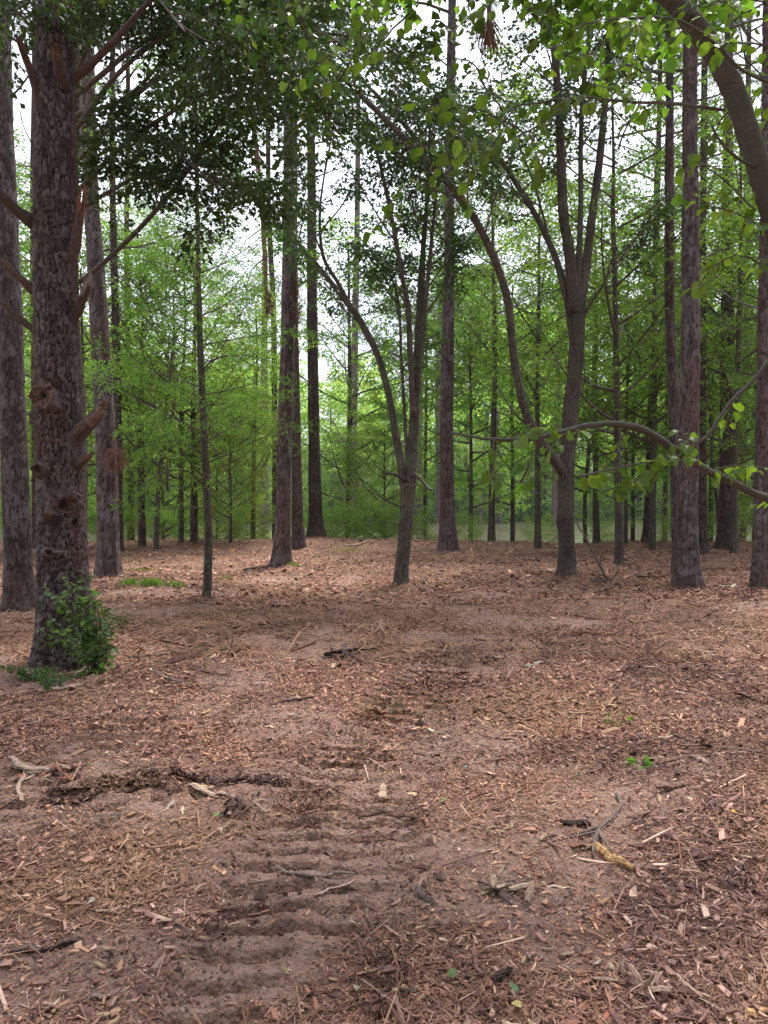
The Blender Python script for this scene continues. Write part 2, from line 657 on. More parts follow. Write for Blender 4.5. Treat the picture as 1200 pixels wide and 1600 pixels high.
def rings(pts, rad, sides):
    t = nrm(np.gradient(pts, axis=0))
    mean = nrm(pts[-1] - pts[0])
    ref = np.eye(3)[np.argmin(np.abs(mean))]
    u = nrm(ref - t * (t @ ref)[:, None])
    v = np.cross(t, u)
    a = np.linspace(0, 2 * np.pi, sides, endpoint=False)
    d = u[:, None, :] * np.cos(a)[None, :, None] + v[:, None, :] * np.sin(a)[None, :, None]
    return d, a


def grid_faces(nr, ns):
    i = np.arange(nr - 1)[:, None] * ns
    j = np.arange(ns)[None, :]
    j2 = (j + 1) % ns
    return np.stack([i + j, i + j2, i + ns + j2, i + ns + j], -1).reshape(-1, 4)


def tube(g, pts, rad, sides=6, col=None, cap=True, disp=None):
    pts = np.asarray(pts, float)
    rad = np.asarray(rad, float)
    d, a = rings(pts, rad, sides)
    r = np.repeat(rad[:, None], sides, 1)
    if disp is not None:
        r = r + disp
    v = pts[:, None, :] + d * r[:, :, None]
    faces = [grid_faces(len(pts), sides)]
    if cap:
        faces.append(((len(pts) - 1) * sides + np.arange(sides))[None, :])
        faces.append(np.arange(sides)[::-1][None, :])
    g.add(v, faces, col)
    return v


def knobby(pts, rad, sides, seed, amt=0.08, fr=3.0):
    L = np.concatenate([[0], np.cumsum(np.linalg.norm(np.diff(pts, axis=0), axis=1))])
    a = np.linspace(0, sides / 2.0, sides, endpoint=False)
    A, Z = np.meshgrid(a, L * fr)
    return (vn(A * 2 / sides * 4, Z, seed, px=4) - .5) * 2 * amt * np.asarray(rad)[:, None]


def leaf_quads(g, P, D, N, L, W, col, fold=0.25):
    P = np.asarray(P, float)
    D = nrm(D)
    N = nrm(N - D * np.sum(N * D, 1, keepdims=True))
    B = np.cross(D, N)
    L = np.asarray(L)[:, None]
    W = np.asarray(W)[:, None]
    a = P
    mid = P + D * L * 0.45
    b = mid + B * W * .5 + N * W * fold
    c = P + D * L - N * L * 0.12
    d = mid - B * W * .5 + N * W * fold
    v = np.stack([a, b, c, d], 1).reshape(-1, 3)
    f = np.arange(len(P) * 4).reshape(-1, 4)
    g.add(v, [f], np.repeat(col, 4, 0))


def tints(rng, n_, a, b, yellow=0.0):
    a = np.array(a)
    b = np.array(b)
    t = rng.random(n_)[:, None]
    c = a * (1 - t) + b * t
    c = c * (0.75 + 0.5 * rng.random(n_)[:, None])
    if yellow:
        y = rng.random(n_) < yellow
        c[y] = c[y] * np.array([2.0, 1.4, 0.9])
    return c


# ------------------------------------------------------------------ foliage on branches
def spray(gl, rng, pts, density, spread, size, aspect, ca, cb, flat=0.6, yellow=0.01, droop=0.2, clump=0.0):
    """leaves both sides of a twig"""
    pts = np.asarray(pts)
    seg = np.linalg.norm(np.diff(pts, axis=0), axis=1)
    L = seg.sum()
    n_ = int(L * density)
    if n_ < 1:
        return
    s = np.concatenate([[0], np.cumsum(seg)])
    t = rng.random(n_) ** 0.8 * L
    if clump:
        t = np.clip(np.round(t / clump) * clump + rng.normal(0, clump * .18, n_), 0, L)
    pos = np.stack([np.interp(t, s, pts[:, i]) for i in range(3)], 1)
    tang = nrm(pts[-1] - pts[0])
    lat = nrm(np.cross(tang, [0, 0, 1]) + 1e-6)
    side = np.where(rng.random(n_) < .5, -1, 1)[:, None]
    off = lat * side * (rng.random(n_) ** .7)[:, None] * spread * (1.1 - .7 * t / L)[:, None]
    off = off + rng.normal(0, 1, (n_, 3)) * spread * 0.16
    off[:, 2] += -np.abs(off[:, :2]).sum(1) * droop
    D = lat * side * 0.8 + tang * 0.7 + rng.normal(0, .45, (n_, 3))
    D[:, 2] -= 0.25
    N = np.array([0, 0, 1.0]) * flat + rng.normal(0, .5, (n_, 3))
    sz = size * (0.65 + 0.7 * rng.random(n_))
    leaf_quads(gl, pos + off, D, N, sz, sz * aspect, tints(rng, n_, ca, cb, yellow))


def bough(gt, gl, rng, start, direc, L, r, *, sub=9, dens=60, spread=.25, size=.07, aspect=.6, ca=(.04, .08, .02), cb=(.07, .13, .03),
          droop=.25, rise=.0, sub_len=.45, leaf_from=.15, path=None, flat=.6, clump=0.0, sides=4, thin=1.0, ldroop=.2):
    if path is None:
        k = 6
        d = nrm(direc)
        pts = [np.array(start, float)]
        for i in range(k):
            d = nrm(d + np.array([0, 0, rise - droop * (i / k)]) * .5 + rng.normal(0, .10, 3))
            pts.append(pts[-1] + d * L / k)
        pts = np.array(pts)
    else:
        pts = np.asarray(path, float)
        L = np.linalg.norm(np.diff(pts, axis=0), axis=1).sum()
    q, rr = resample(pts, np.linspace(r, r * .18, len(pts)), L / 12)
    if gt is not None:
        tube(gt, q, rr, sides, cap=False)
    s = np.linspace(0, 1, len(q))
    for i in range(sub):
        t = leaf_from + (1 - leaf_from) * (i + rng.random() * .8) / sub
        t = min(t, .99)
        p0 = np.array([np.interp(t, s, q[:, k]) for k in range(3)])
        j = min(int(t * (len(q) - 1)), len(q) - 2)
        tg = nrm(q[j + 1] - q[j])
        lat = nrm(np.cross(tg, [0, 0, 1]) + 1e-6) * (1 if i % 2 else -1)
        up = np.cross(lat, tg)
        d = nrm(tg * (.5 + .5 * rng.random()) + lat * (.9 + .3 * rng.random()) + up * rng.normal(0, .45))
        l = L * sub_len * (1.15 - .75 * t) * (.6 + .7 * rng.random())
        sp = [p0]
        for kk in range(4):
            d = nrm(d + np.array([0, 0, -droop * .3]) + rng.normal(0, .16, 3))
            sp.append(sp[-1] + d * l / 4)
        sp = np.array(sp)
        if gt is not None:
            tube(gt, sp, np.linspace(r * .3, r * .08, 5) * thin, 3, cap=False)
        spray(gl, rng, sp, dens, spread, size, aspect, ca, cb, flat, droop=ldroop, clump=clump)
    spray(gl, rng, q[len(q) // 2:], dens, spread * .8, size, aspect, ca, cb, flat, droop=ldroop, clump=clump)


DARK = dict(ca=(.028, .06, .016), cb=(.06, .115, .026))
MID = dict(ca=(.08, .16, .028), cb=(.145, .25, .045))
BRIGHT = dict(ca=(.16, .27, .06), cb=(.26, .38, .10))


def crown_geo(rng, z0, z1, rad, nb, pal, size=.08, dens=50, spread=.3, aspect=.6, profile='round', droop=.25, rise=.3, sub=9, base_r=.04, flat=.6, sub_len=.45):
    gt, gl = Geo(), Geo()
    for i in range(nb):
        t = (i + rng.random()) / nb
        z = z0 + (z1 - z0) * t
        if profile == 'round':
            rr = rad * (0.45 + 0.75 * math.sin(math.pi * min(1, .12 + .88 * t))) * (.7 + .5 * rng.random())
        elif profile == 'cone':
            rr = rad * (1.1 - .85 * t) * (.7 + .5 * rng.random())
        else:
            rr = rad * (.7 + .5 * rng.random())
        a = i * 2.39996 + rng.normal(0, .4)
        d = np.array([math.cos(a), math.sin(a), .15 + .7 * t * rng.random()])
        bough(gt, gl, rng, (0, 0, z), d, rr, base_r * (1.1 - .7 * t), sub=sub, dens=dens, spread=spread, size=size, aspect=aspect,
              droop=droop, rise=rise, flat=flat, sub_len=sub_len, **pal)
    return gt, gl


def trunk_geo(rng, H, r, sides=8, lean=.02, taper=.25, n_=14, seed=0):
    g = Geo()
    z = np.linspace(-.3, H, n_)
    x = lean * z + .03 * H * .12 * np.sin(z * .5 + seed)
    y = .02 * H * .1 * np.cos(z * .6 + seed)
    rad = r * (1 - (1 - taper) * np.clip(z / H, 0, 1)) + r * .35 * np.exp(-np.maximum(z, 0) / .25)
    pts = np.stack([x, y, z], 1)
    q, rr = resample(pts, rad, H / 40)
    tube(g, q, rr, sides, disp=knobby(q, rr, sides, seed, .07))
    return g


# ================================================================== GROUND, WATER
ys = [-60, -40, -25, -15, -9, -5, -3, -1.5, -.5, .3, .8, 1.1, 1.3]
y = 1.4
while y < 420:
    ys.append(y)
    y += max(0.0085, 0.0011 * y * y ** .9) if y < 25 else (0.35 if y < 34 else 0.045 * y)
ys = np.array(ys)
sc_ = np.linspace(-1, 1, 501)
W = 1.3 + .56 * np.clip(ys, 1, 90)
inner = np.clip(sc_, -.86, .86) / .86
outer = np.sign(sc_) * (np.exp(np.maximum(np.abs(sc_) - .86, 0) / .14 * 4.2) - 1) * 4.0
X = inner[None, :] * W[:, None] + outer[None, :]
Y = np.repeat(ys[:, None], len(sc_), 1)
Z = height(X, Y)
_, soil = tracks(X, Y)
patch = (1 - cover(X, Y)) * (1 - sm(12, 20, Y)) * .95
soil = np.clip(np.maximum(soil, patch), 0, 1)
green = sm(38, 46, Y)
g = Geo()
nr, nc = X.shape
i = np.arange(nr - 1)[:, None] * nc
j = np.arange(nc - 1)[None, :]
g.add(np.stack([X, Y, Z], -1), [np.stack([i + j, i + j + 1, i + nc + j + 1, i + nc + j], -1).reshape(-1, 4)])
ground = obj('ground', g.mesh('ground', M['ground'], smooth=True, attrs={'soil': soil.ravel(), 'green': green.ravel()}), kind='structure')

g = Geo()
WZ = -1.15
xs = np.linspace(-260, 260, 27)
yy = np.linspace(24, 130, 12)
XX, YY = np.meshgrid(xs, yy)
i = np.arange(len(yy) - 1)[:, None] * len(xs)
j = np.arange(len(xs) - 1)[None, :]
g.add(np.stack([XX, YY, XX * 0 + WZ], -1), [np.stack([i + j, i + j + 1, i + len(xs) + j + 1, i + len(xs) + j], -1).reshape(-1, 4)])
obj('water', g.mesh('water', M['water'], smooth=True), kind='structure')


# ================================================================== LITTER on the ground (uncountable)
LIT = np.array([1.32, 1.13, 1.10]) * np.array([(.23, .125, .088), (.29, .165, .11), (.38, .235, .155), (.15, .08, .06), (.10, .055, .045), (.46, .32, .215), (.25, .15, .125), (.30, .20, .17), (.17, .10, .085), (.56, .43, .32)])
LITP = np.array([.18, .17, .12, .14, .10, .07, .08, .06, .06, .02])


def ground_normal(x, y, e=.03):
    h0 = height(x, y)
    hx = height(x + e, y)
    hy = height(x, y + e)
    return h0, nrm(np.stack([-(hx - h0) / e, -(hy - h0) / e, np.ones_like(h0)], 1))


def scatter(rng, n_, d0, d1, power=1.0):
    u = rng.random(n_)
    if power == 0:
        d = d0 + (d1 - d0) * u
    else:
        d = d0 * (d1 / d0) ** u
    x = (rng.random(n_) * 2 - 1) * (d * .53 + .35)
    return x, d


def chips(name, n_, d0, d1, Lm, ar, box, rng, lift=.006, soil_keep=.3, pal=LIT, pp=LITP, tilt=.28, prefer=None):
    x, y_ = scatter(rng, n_, d0, d1)
    _, so = tracks(x, y_)
    keep = rng.random(n_) < 1 - (1 - soil_keep) * so
    keep &= rng.random(n_) < .22 + 1.0 * cover(x, y_)
    if prefer is not None:
        keep &= prefer(x, y_)
    keep &= y_ < bank_edge(x) + 1.5
    x, y_ = x[keep], y_[keep]
    k = len(x)
    h0, N = ground_normal(x, y_)
    N = nrm(N + rng.normal(0, tilt, (k, 3)) * np.array([1, 1, .2]))
    a = rng.random(k) * 2 * np.pi
    D = np.stack([np.cos(a), np.sin(a), np.zeros(k)], 1)
    D = nrm(D - N * np.sum(D * N, 1, keepdims=True))
    B = np.cross(N, D)
    L = Lm * np.exp(rng.normal(0, .42, k))
    Wd = L * ar * np.exp(rng.normal(0, .35, k))
    # patches of one tone, like shreddings of one log
    tone = fbm(x * .9 + 7, y_ * .9 + 3, 3, 91)
    pk = rng.choice(len(pal), k, p=pp)
    col = pal[pk] * (0.8 + .4 * rng.random(k))[:, None]
    orange = sm(.5, .68, tone)[:, None]
    col = col * (1 - .45 * orange) + np.array([.36, .205, .115]) * .45 * orange
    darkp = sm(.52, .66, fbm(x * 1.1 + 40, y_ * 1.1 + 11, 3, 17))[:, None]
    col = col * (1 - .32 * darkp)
    c = np.stack([x, y_, h0 + lift + np.abs(rng.normal(0, lift * .7, k))], 1)
    g = Geo()
    Lc = (L * .5)[:, None]
    Wc = (Wd * .5)[:, None]
    sk = rng.normal(0, .35, (k, 4, 1))
    v = np.stack([c - D * Lc * (1 + sk[:, 0]) - B * Wc, c + D * Lc * (1 + sk[:, 1]) - B * Wc * .8, c + D * Lc * (1 + sk[:, 2]) + B * Wc, c - D * Lc * (1 + sk[:, 3]) + B * Wc * .7], 1)
    v[:, 1] += N * Wc * rng.normal(0, .5, (k, 1))
    if box:
        T = (np.minimum(Wd, .02) * .35)[:, None, None]
        top = v + N[:, None, :] * T
        vv = np.concatenate([v, top], 1).reshape(-1, 3)
        o = np.arange(k)[:, None] * 8
        fs = [o + np.array(q) for q in ([4, 5, 6, 7], [0, 1, 5, 4], [1, 2, 6, 5], [2, 3, 7, 6], [3, 0, 4, 7])]
        g.add(vv, fs, np.repeat(col, 8, 0))
    else:
        o = np.arange(k)[:, None] * 4
        g.add(v.reshape(-1, 3), [o + np.array([0, 1, 2, 3])], np.repeat(col, 4, 0))
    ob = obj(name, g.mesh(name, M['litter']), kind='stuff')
    return ob


rng = np.random.default_rng(11)
FINE = LIT * 1.15
chips('mulch_crumbs', 150000, 1.7, 7.5, .0075, .5, False, rng, .002, .35, FINE, LITP, .5)
chips('mulch_crumbs', 90000, 5, 13, .016, .4, False, rng, .005, .9, FINE, LITP, .5)
chips('mulch_fibres', 50000, 1.7, 8, .022, .12, False, rng, .005, .3, FINE, LITP, .5)
chips('wood_chips', 24000, 1.7, 5.5, .017, .33, True, rng, .004)
chips('wood_chips', 52000, 1.6, 6.5, .011, .5, False, rng, .003, .35)
chips('wood_chips', 110000, 4.5, 14, .021, .33, False, rng, .007, .35)
chips('wood_chips', 7000, 5.0, 16, .055, .2, False, rng, .012, .35)
chips('wood_chips', 100000, 11, 26, .042, .4, False, rng, .014, 1)
DK = np.array([1.35, 1.2, 1.15]) * np.array([(.10, .058, .052), (.15, .088, .08), (.21, .13, .115), (.30, .20, .165), (.40, .30, .24), (.075, .043, .04)])
right_edge = lambda x, y_: (x / y_ + .10 * (fbm(x * 2.5, y_ * 2.5, 3, 15) - .5) > .30) & (y_ < 7)
chips('coarse_debris', 26000, 2.0, 7, .024, .3, True, rng, .010, 1, DK, np.array([.24, .22, .2, .14, .07, .13]), .4, right_edge)
chips('coarse_debris', 30000, 2.0, 7, .04, .05, False, rng, .014, 1, DK, np.array([.24, .22, .2, .14, .07, .13]), .5, right_edge)
lower_left = lambda x, y_: (x / y_ < -.22 + .2 * (fbm(x * 2.5, y_ * 2.5, 3, 16) - .5)) & (y_ < 3.6)
chips('bark_flakes', 11000, 1.8, 3.6, .020, .3, True, rng, .007, 1, DK * 1.25, np.array([.2, .22, .22, .18, .08, .10]), .4, lower_left)
chips('twig_litter', 1800, 1.9, 12, .11, .045, True, rng, .008, .6, DK, np.array([.2, .2, .2, .16, .14, .10]), .3)
def soil_ridge(x, y_):
    yc = 4.02 + .12 * (x + 1.2) + .12 * (vn(x * 3, x * 0, 8) - .5)
    return (np.abs(y_ - yc) < .01 + .15 * vn(x * 6, y_ * 6, 9)) & (x > -1.75) & (x < -.52) & (fbm(x * 4, y_ * 7, 3, 19) > .47)


chips('soil_ridge_debris', 150000, 3.6, 4.5, .016, .5, True, rng, .012, 1, DK * .6, np.array([.24, .22, .2, .14, .1, .10]), .8, soil_ridge)
NEED = np.array([(.30, .165, .105), (.23, .12, .08), (.37, .23, .15), (.16, .09, .07)])
chips('pine_needle_litter', 22000, 1.7, 9, .055, .035, False, rng, .010, .25, NEED, np.array([.35, .3, .2, .15]), .35)
chips('pine_needle_litter', 40000, 7, 24, .12, .05, False, rng, .018, 1, NEED, np.array([.35, .3, .2, .15]), .35)


def clods(n_, rng):
    x, y_ = scatter(rng, n_, 1.7, 8)
    _, so = tracks(x, y_)
    e = np.zeros(n_)
    for tr, half in ((TRACK, .34), (TRACK2, .42)):
        s, t, d, L = track_coords(x, y_, tr)
        e = np.maximum(e, np.exp(-((d - half) / .13) ** 2) * (s < L - .8))
    keep = rng.random(n_) < .05 + .95 * e * sm(.35, .6, fbm(x * 3, y_ * 3, 3, 61))
    x, y_ = x[keep], y_[keep]
    k = len(x)
    h0 = height(x, y_)
    r = .0048 * np.exp(rng.normal(0, .55, k))
    base = np.array([(1, 0, 0), (-1, 0, 0), (0, 1, 0), (0, -1, 0), (0, 0, 1), (0, 0, -1)], float)
    v = base[None] * r[:, None, None] * (.7 + .6 * rng.random((k, 6, 1))) + rng.normal(0, .25, (k, 6, 3)) * r[:, None, None]
    rot = rng.random(k) * 6.28
    cx, sx = np.cos(rot), np.sin(rot)
    vx = v[..., 0] * cx[:, None] - v[..., 1] * sx[:, None]
    vy = v[..., 0] * sx[:, None] + v[..., 1] * cx[:, None]
    v = np.stack([vx, vy, v[..., 2]], -1) + np.stack([x, y_, h0 + r * .4], 1)[:, None]
    o = np.arange(k)[:, None] * 6
    tri = [(4, 0, 2), (4, 2, 1), (4, 1, 3), (4, 3, 0), (5, 2, 0), (5, 1, 2), (5, 3, 1), (5, 0, 3)]
    g = Geo()
    col = np.array([.19, .115, .09]) * (.6 + .7 * rng.random(k))[:, None]
    g.add(v.reshape(-1, 3), [o + np.array(q) for q in tri], np.repeat(col, 6, 0))
    obj('soil_clods', g.mesh('soil_clods', M['litter']), kind='stuff')


clods(30000, rng)


# ================================================================== TREES
def px_path(pp, Y, dY=None):
    """pixel polyline [(px, py, width px)] at depth Y (or per-point depths) -> points and radii"""
    pts, rad = [], []
    for k, q in enumerate(pp):
        yk = Y if dY is None else Y + dY * k / (len(pp) - 1)
        if len(q) > 3:
            yk = q[3]
        pts.append(at(q[0], q[1], yk))
        rad.append(q[2] * .5 / FPX * yk)
    return np.array(pts), np.array(rad)


def ground_z(x, y):
    return float(height(np.array([x]), np.array([y]))[0])


def trunk_pts(pp, H=None, rtop=.06, Y=None):
    x0, Y0 = on_ground(pp[0][0], pp[0][1])
    if Y is None:
        Y = Y0
    pts, rad = px_path(pp, Y)
    z0 = ground_z(pts[0][0], Y)
    pts[0][2] = z0
    if H:
        d = nrm(pts[-1] - pts[-2])
        d = nrm(d * .5 + np.array([0, 0, .5]))
        top = pts[-1] + d * (H - pts[-1][2]) / max(d[2], .3)
        mid = (pts[-1] + top) / 2 + np.array([.05, .1, 0])
        pts = np.vstack([pts, mid, top])
        rad = np.concatenate([rad, [(rad[-1] + rtop) / 2, rtop]])
    rad = rad * .88
    pts = np.vstack([pts[0] - np.array([0, 0, .35]), pts])
    rad = np.concatenate([[rad[0] * 1.12], rad])
    return pts, rad, Y, z0


def bark_relief(q, rad, sides, cw, ch, depth, seed):
    Rm = rad.mean()
    nu = max(6, int(round(2 * math.pi * Rm / cw)))
    L = np.concatenate([[0], np.cumsum(np.linalg.norm(np.diff(q, axis=0), axis=1))])
    u = np.linspace(0, nu, sides, endpoint=False)
    U, V = np.meshgrid(u, L / ch)
    wu = (vn(U * 1.0, V * 1.5, seed + 3, px=nu) - .5) * .6 + (vn(U * 3, V * 4, seed + 13, px=nu * 3) - .5) * .35
    wv = (vn(U * 1.0, V * 1.5, seed + 4, px=nu) - .5) * .9 + (vn(U * 3, V * 4, seed + 14, px=nu * 3) - .5) * .4
    f1, f2, cid = worley(U + wu, V + wv, nu, seed)
    e = f2 - f1
    jag = (vn(U * 3, V * 4, seed + 7, px=nu * 3) - .5)
    pl = sm(0.02, .14, e + jag * .10)
    # long upright fissures
    fz = np.abs(vn(U * .9 + 0 * V, V * .33, seed + 21, px=max(3, int(nu * .9))) - .5)
    pl = pl * (.35 + .65 * sm(.012, .055, fz + jag * .03))
    d = depth * .85 * (pl - .75) + depth * .55 * (cid - .5) * pl
    st = vn(U * 2.2, V * 6, seed + 27, px=int(nu * 2))
    d = d + depth * .55 * (sm(.35, .65, st) - .5) * pl + depth * .35 * jag
    low = (vn(U * 3.0 / nu * 1, V * .12, seed + 8, px=3) - .5) * Rm * .12
    d = d + low
    return d, cid, pl


def relief_trunk(pts, rad, sides, step, cw, ch, depth, seed, flare=.38):
    q, rr = resample(pts, rad, step)
    zl = q[0][1] * .64 + 2.3
    lo = np.where(q[:, 2] < zl)[0]
    hi = np.where(q[:, 2] >= zl)[0][::12]
    ii = np.unique(np.concatenate([lo, hi, [len(q) - 1]]))
    q, rr = q[ii], rr[ii]
    zz = q[:, 2] - (pts[1][2])
    a = np.linspace(0, 2 * np.pi, sides, endpoint=False)
    fl = np.exp(-np.maximum(zz, 0) / .26)[:, None] * flare * rr[:, None] * (.35 + .65 * (.5 + .5 * np.sin(a * 5 + seed)) * 1.0)[None, :]
    d, cid, pl = bark_relief(q, rr, sides, cw, ch, depth, seed)
    g = Geo()
    crack = np.array([.022, .013, .011])
    pa, pb, pc_ = np.array([.055, .038, .036]), np.array([.142, .114, .117]), np.array([.105, .058, .047])
    k1 = cid[..., None]
    k2 = sm(.45, .75, vn(np.linspace(0, 4, sides, endpoint=False)[None] + 0 * cid, zz[:, None] * .9 + 0 * cid, seed + 2, px=4))[..., None] * .5
    plate = (pa * (1 - k1) + pb * k1) * (1 - k2) + pc_ * k2
    cc = crack * (1 - pl[..., None]) + plate * pl[..., None]
    v = tube(g, q, rr, sides, cap=False, disp=d + fl, col=cc.reshape(-1, 3))
    return g, q, rr


def dead_branch(rng, start, d, L, r, forks=3):
    g = Geo()
    p = [np.array(start, float)]
    d = nrm(d)
    for k in range(5):
        d = nrm(d + rng.normal(0, .12, 3) + np.array([0, 0, .04]))
        p.append(p[-1] + d * L / 5)
    p = np.array(p)
    q, rr = resample(p, np.linspace(r, r * .2, 6), L / 10)
    tube(g, q, rr, 5, (.16, .13, .12))
    for k in range(forks):
        t = int((.3 + .6 * rng.random()) * (len(q) - 1))
        dd = nrm(nrm(q[min(t + 1, len(q) - 1)] - q[t - 1]) + rng.normal(0, .6, 3))
        l = L * (.2 + .3 * rng.random())
        sp = np.array([q[t], q[t] + dd * l * .5 + rng.normal(0, .03, 3), q[t] + dd * l + rng.normal(0, .06, 3)])
        tube(g, sp, np.array([rr[t] * .6, rr[t] * .4, rr[t] * .2]), 4)
    return g


# ---- pine crowns: bare-ish limbs with tufts of long needles
def pine_crown(rng, z0, z1, rad):
    gt, gl = Geo(), Geo()
    nb = 26
    for i in range(nb):
        t = (i + rng.random() * .7) / nb
        z = z0 + (z1 - z0) * t
        a = i * 2.4 + rng.normal(0, .3)
        L = rad * (1.15 - .8 * t) * (.6 + .6 * rng.random())
        d = np.array([math.cos(a), math.sin(a), .1 + .5 * t])
        p = [np.array([0, 0, z])]
        for k in range(5):
            d = nrm(d + rng.normal(0, .1, 3) + np.array([0, 0, .05]))
            p.append(p[-1] + d * L / 5)
        p = np.array(p)
        tube(gt, p, np.linspace(.045, .012, 6), 4, cap=False)
        for s_ in range(9):
            tt = .3 + .7 * rng.random()
            k = min(int(tt * 5), 4)
            q = p[k] + (p[k + 1] - p[k]) * (tt * 5 - k)
            dd = nrm(nrm(p[k + 1] - p[k]) + rng.normal(0, .7, 3))
            l = .35 + .5 * rng.random()
            e = q + dd * l
            tube(gt, np.array([q, (q + e) / 2 + rng.normal(0, .03, 3), e]), np.array([.012, .009, .006]), 3, cap=False)
            n_ = 70
            c = q + (e - q) * (.35 + .65 * rng.random(n_))[:, None]
            D = nrm(dd + rng.normal(0, .65, (n_, 3)))
            leaf_quads(gl, c, D, rng.normal(0, 1, (n_, 3)), .20 + .08 * rng.random(n_), np.full(n_, .011), tints(rng, n_, (.045, .075, .03), (.075, .11, .045)))
    return gt, gl


rng = np.random.default_rng(5)
PC = []
for k, (z0, z1, rr_) in enumerate(((0, 7, 3.2), (0, 8, 3.8))):
    gt, gl = pine_crown(rng, z0, z1, rr_)
    PC.append((gt.mesh('pine_limbs', M['pine']), gl.mesh('pine_crown', M['needle'])))


def pine(name, label, pp, H, seed, relief=None, dead=6, dead_z=(3.0, 12.0), Y=None, crown=True, crown_z=None, rtop=.07, mt=None, group=None):
    rng = np.random.default_rng(seed)
    pts, rad, Yd, z0 = trunk_pts(pp, H, rtop, Y)
    o = (float(pts[1][0]), float(pts[1][1]), z0)
    r = root(name, o, label, 'pine tree', group)
    if relief:
        sides, step, cw, ch, dp = relief
        vis = pts[:, 2] < 9
        g, q, rr = relief_trunk(pts, rad, sides, step, cw, ch, dp, seed)
        me = g.mesh('trunk', M['pine_relief'], o, smooth=True)
    else:
        g = Geo()
        q, rr = resample(pts, rad, .22)
        fl = (np.exp(-np.maximum(q[:, 2] - z0, 0) / .3) * .55 * rr)[:, None] * (.7 + .3 * np.sin(np.arange(14) / 14 * 2 * np.pi * 4 + seed))[None, :]
        tube(g, q, rr, 14, disp=knobby(q, rr, 14, seed, .05) + fl)
        me = g.mesh('trunk', mt or M['pine'], o, smooth=True)
    obj('trunk', me, r)
    s = q[:, 2]
    for k in range(dead):
        z = dead_z[0] + (dead_z[1] - dead_z[0]) * (k + rng.random()) / dead
        c = np.array([np.interp(z, s, q[:, 0]), np.interp(z, s, q[:, 1]), z])
        a = rng.random() * 2 * np.pi
        L = .5 + 1.6 * rng.random()
        g = dead_branch(rng, c, (math.cos(a), math.sin(a) * .6, .25 + rng.normal(0, .3)), L, .012 + .016 * rng.random(), 4)
        obj('dead_branch', g.mesh('dead_branch', M['twig'], o), r)
    if crown:
        cz = crown_z or (H - 7)
        lm, cm = PC[seed % 2]
        c = np.array([np.interp(cz, s, q[:, 0]), np.interp(cz, s, q[:, 1]), cz]) - np.array(o)
        for nm, me in (('limbs', lm), ('crown', cm)):
            ob = obj(nm, me, r, loc=c)
            ob.rotation_euler = (0, 0, rng.random() * 6.28)
            if nm == 'crown':
                ob['kind'] = 'stuff'
    return r, q, rr, o


# ---- B: the big near pine
PB = [(102, 1026, 94), (98, 900, 86), (94, 700, 79), (88, 500, 75), (86, 300, 71), (86, 100, 64), (88, -80, 58)]
near_pine, qB, rB, oB = pine('pine_tree', 'thick near pine with broken branch stubs and knots, leafy shrub at its foot', PB, 19, 21,
                             relief=(190, .012, .050, .105, .017), dead=0, rtop=.1)
YB = oB[1]


def stub(pp, r, o, Y0, Y1, col, name='broken_branch', sides=9, seed=1, jag=.5, m=None, label=None):
    """a snapped branch: bark sleeve with a splintered end"""
    pts, rad = px_path(pp, Y0)
    pts[:, 1] = np.linspace(Y0, Y1, len(pts))
    q, rr = resample(pts, rad, .03)
    sides = 14
    g = Geo()
    rg = np.random.default_rng(seed)
    d, a = rings(q, rr, sides)
    RR = rr[:, None] * (1 + .22 * (vn(np.linspace(0, 8, sides, endpoint=False)[None, :] + 0 * q[:, :1], np.arange(len(q))[:, None] * .35 + seed, seed, px=8) - .5) * 2)
    v = q[:, None, :] + d * RR[:, :, None]
    t = nrm(q[-1] - q[-2])
    k = max(3, len(q) // 4)
    ext = (.2 + 3.4 * rg.random(sides) ** 2) * jag * rr[-1] * 2.2
    for i in range(k):
        v[-1 - i] += t * (ext[:, None]) * ((k - i) / k) ** 1.5
    v[-1] = v[-1] + (q[-1] - v[-1]) * (.15 + .5 * rg.random((sides, 1))) * np.array([1, 1, .3]) + rg.normal(0, rr[-1] * .1, (sides, 3))
    hollow = (q[-1] - t * rr[-1] * .6)[None, :]
    bark = np.array([.085, .056, .05])
    cc = np.repeat(np.repeat(bark[None, None], len(q), 0), sides, 1) * (.8 + .4 * rg.random((len(q), sides, 1)))
    nl = max(2, int(len(q) * .35))
    strip = rg.random(sides) < .55
    for i in range(len(q)):
        if i > len(q) - nl:
            cc[i, strip] = np.array(col) * (.7 + .5 * rg.random())
    cc[-2:] = np.array(col)
    nv_ = len(q) * sides
    last = (len(q) - 1) * sides
    tri = np.array([(last + a_, last + (a_ + 1) % sides, nv_) for a_ in range(sides)])
    g.add(np.vstack([v.reshape(-1, 3), hollow]), [grid_faces(len(q), sides), tri], np.vstack([cc.reshape(-1, 3), np.array(col) * .6]))
    for z_ in range(7):
        b_ = q[-1 - int(rg.integers(max(2, len(q) // 3)))] + rg.normal(0, rr[-1] * .45, 3)
        dd_ = nrm(t + rg.normal(0, .28, 3))
        l_ = rr[-1] * (1.5 + 3.0 * rg.random())
        tube(g, np.array([b_, b_ + dd_ * l_ * .5, b_ + dd_ * l_]), np.array([rr[-1] * .22, rr[-1] * .16, rr[-1] * .03]), 4, np.array(col) * (.6 + .6 * rg.random()))
    ob = obj(name, g.mesh(name, M['wood'], o, smooth=False), r)
    if label:
        ob['label'] = label
    return ob


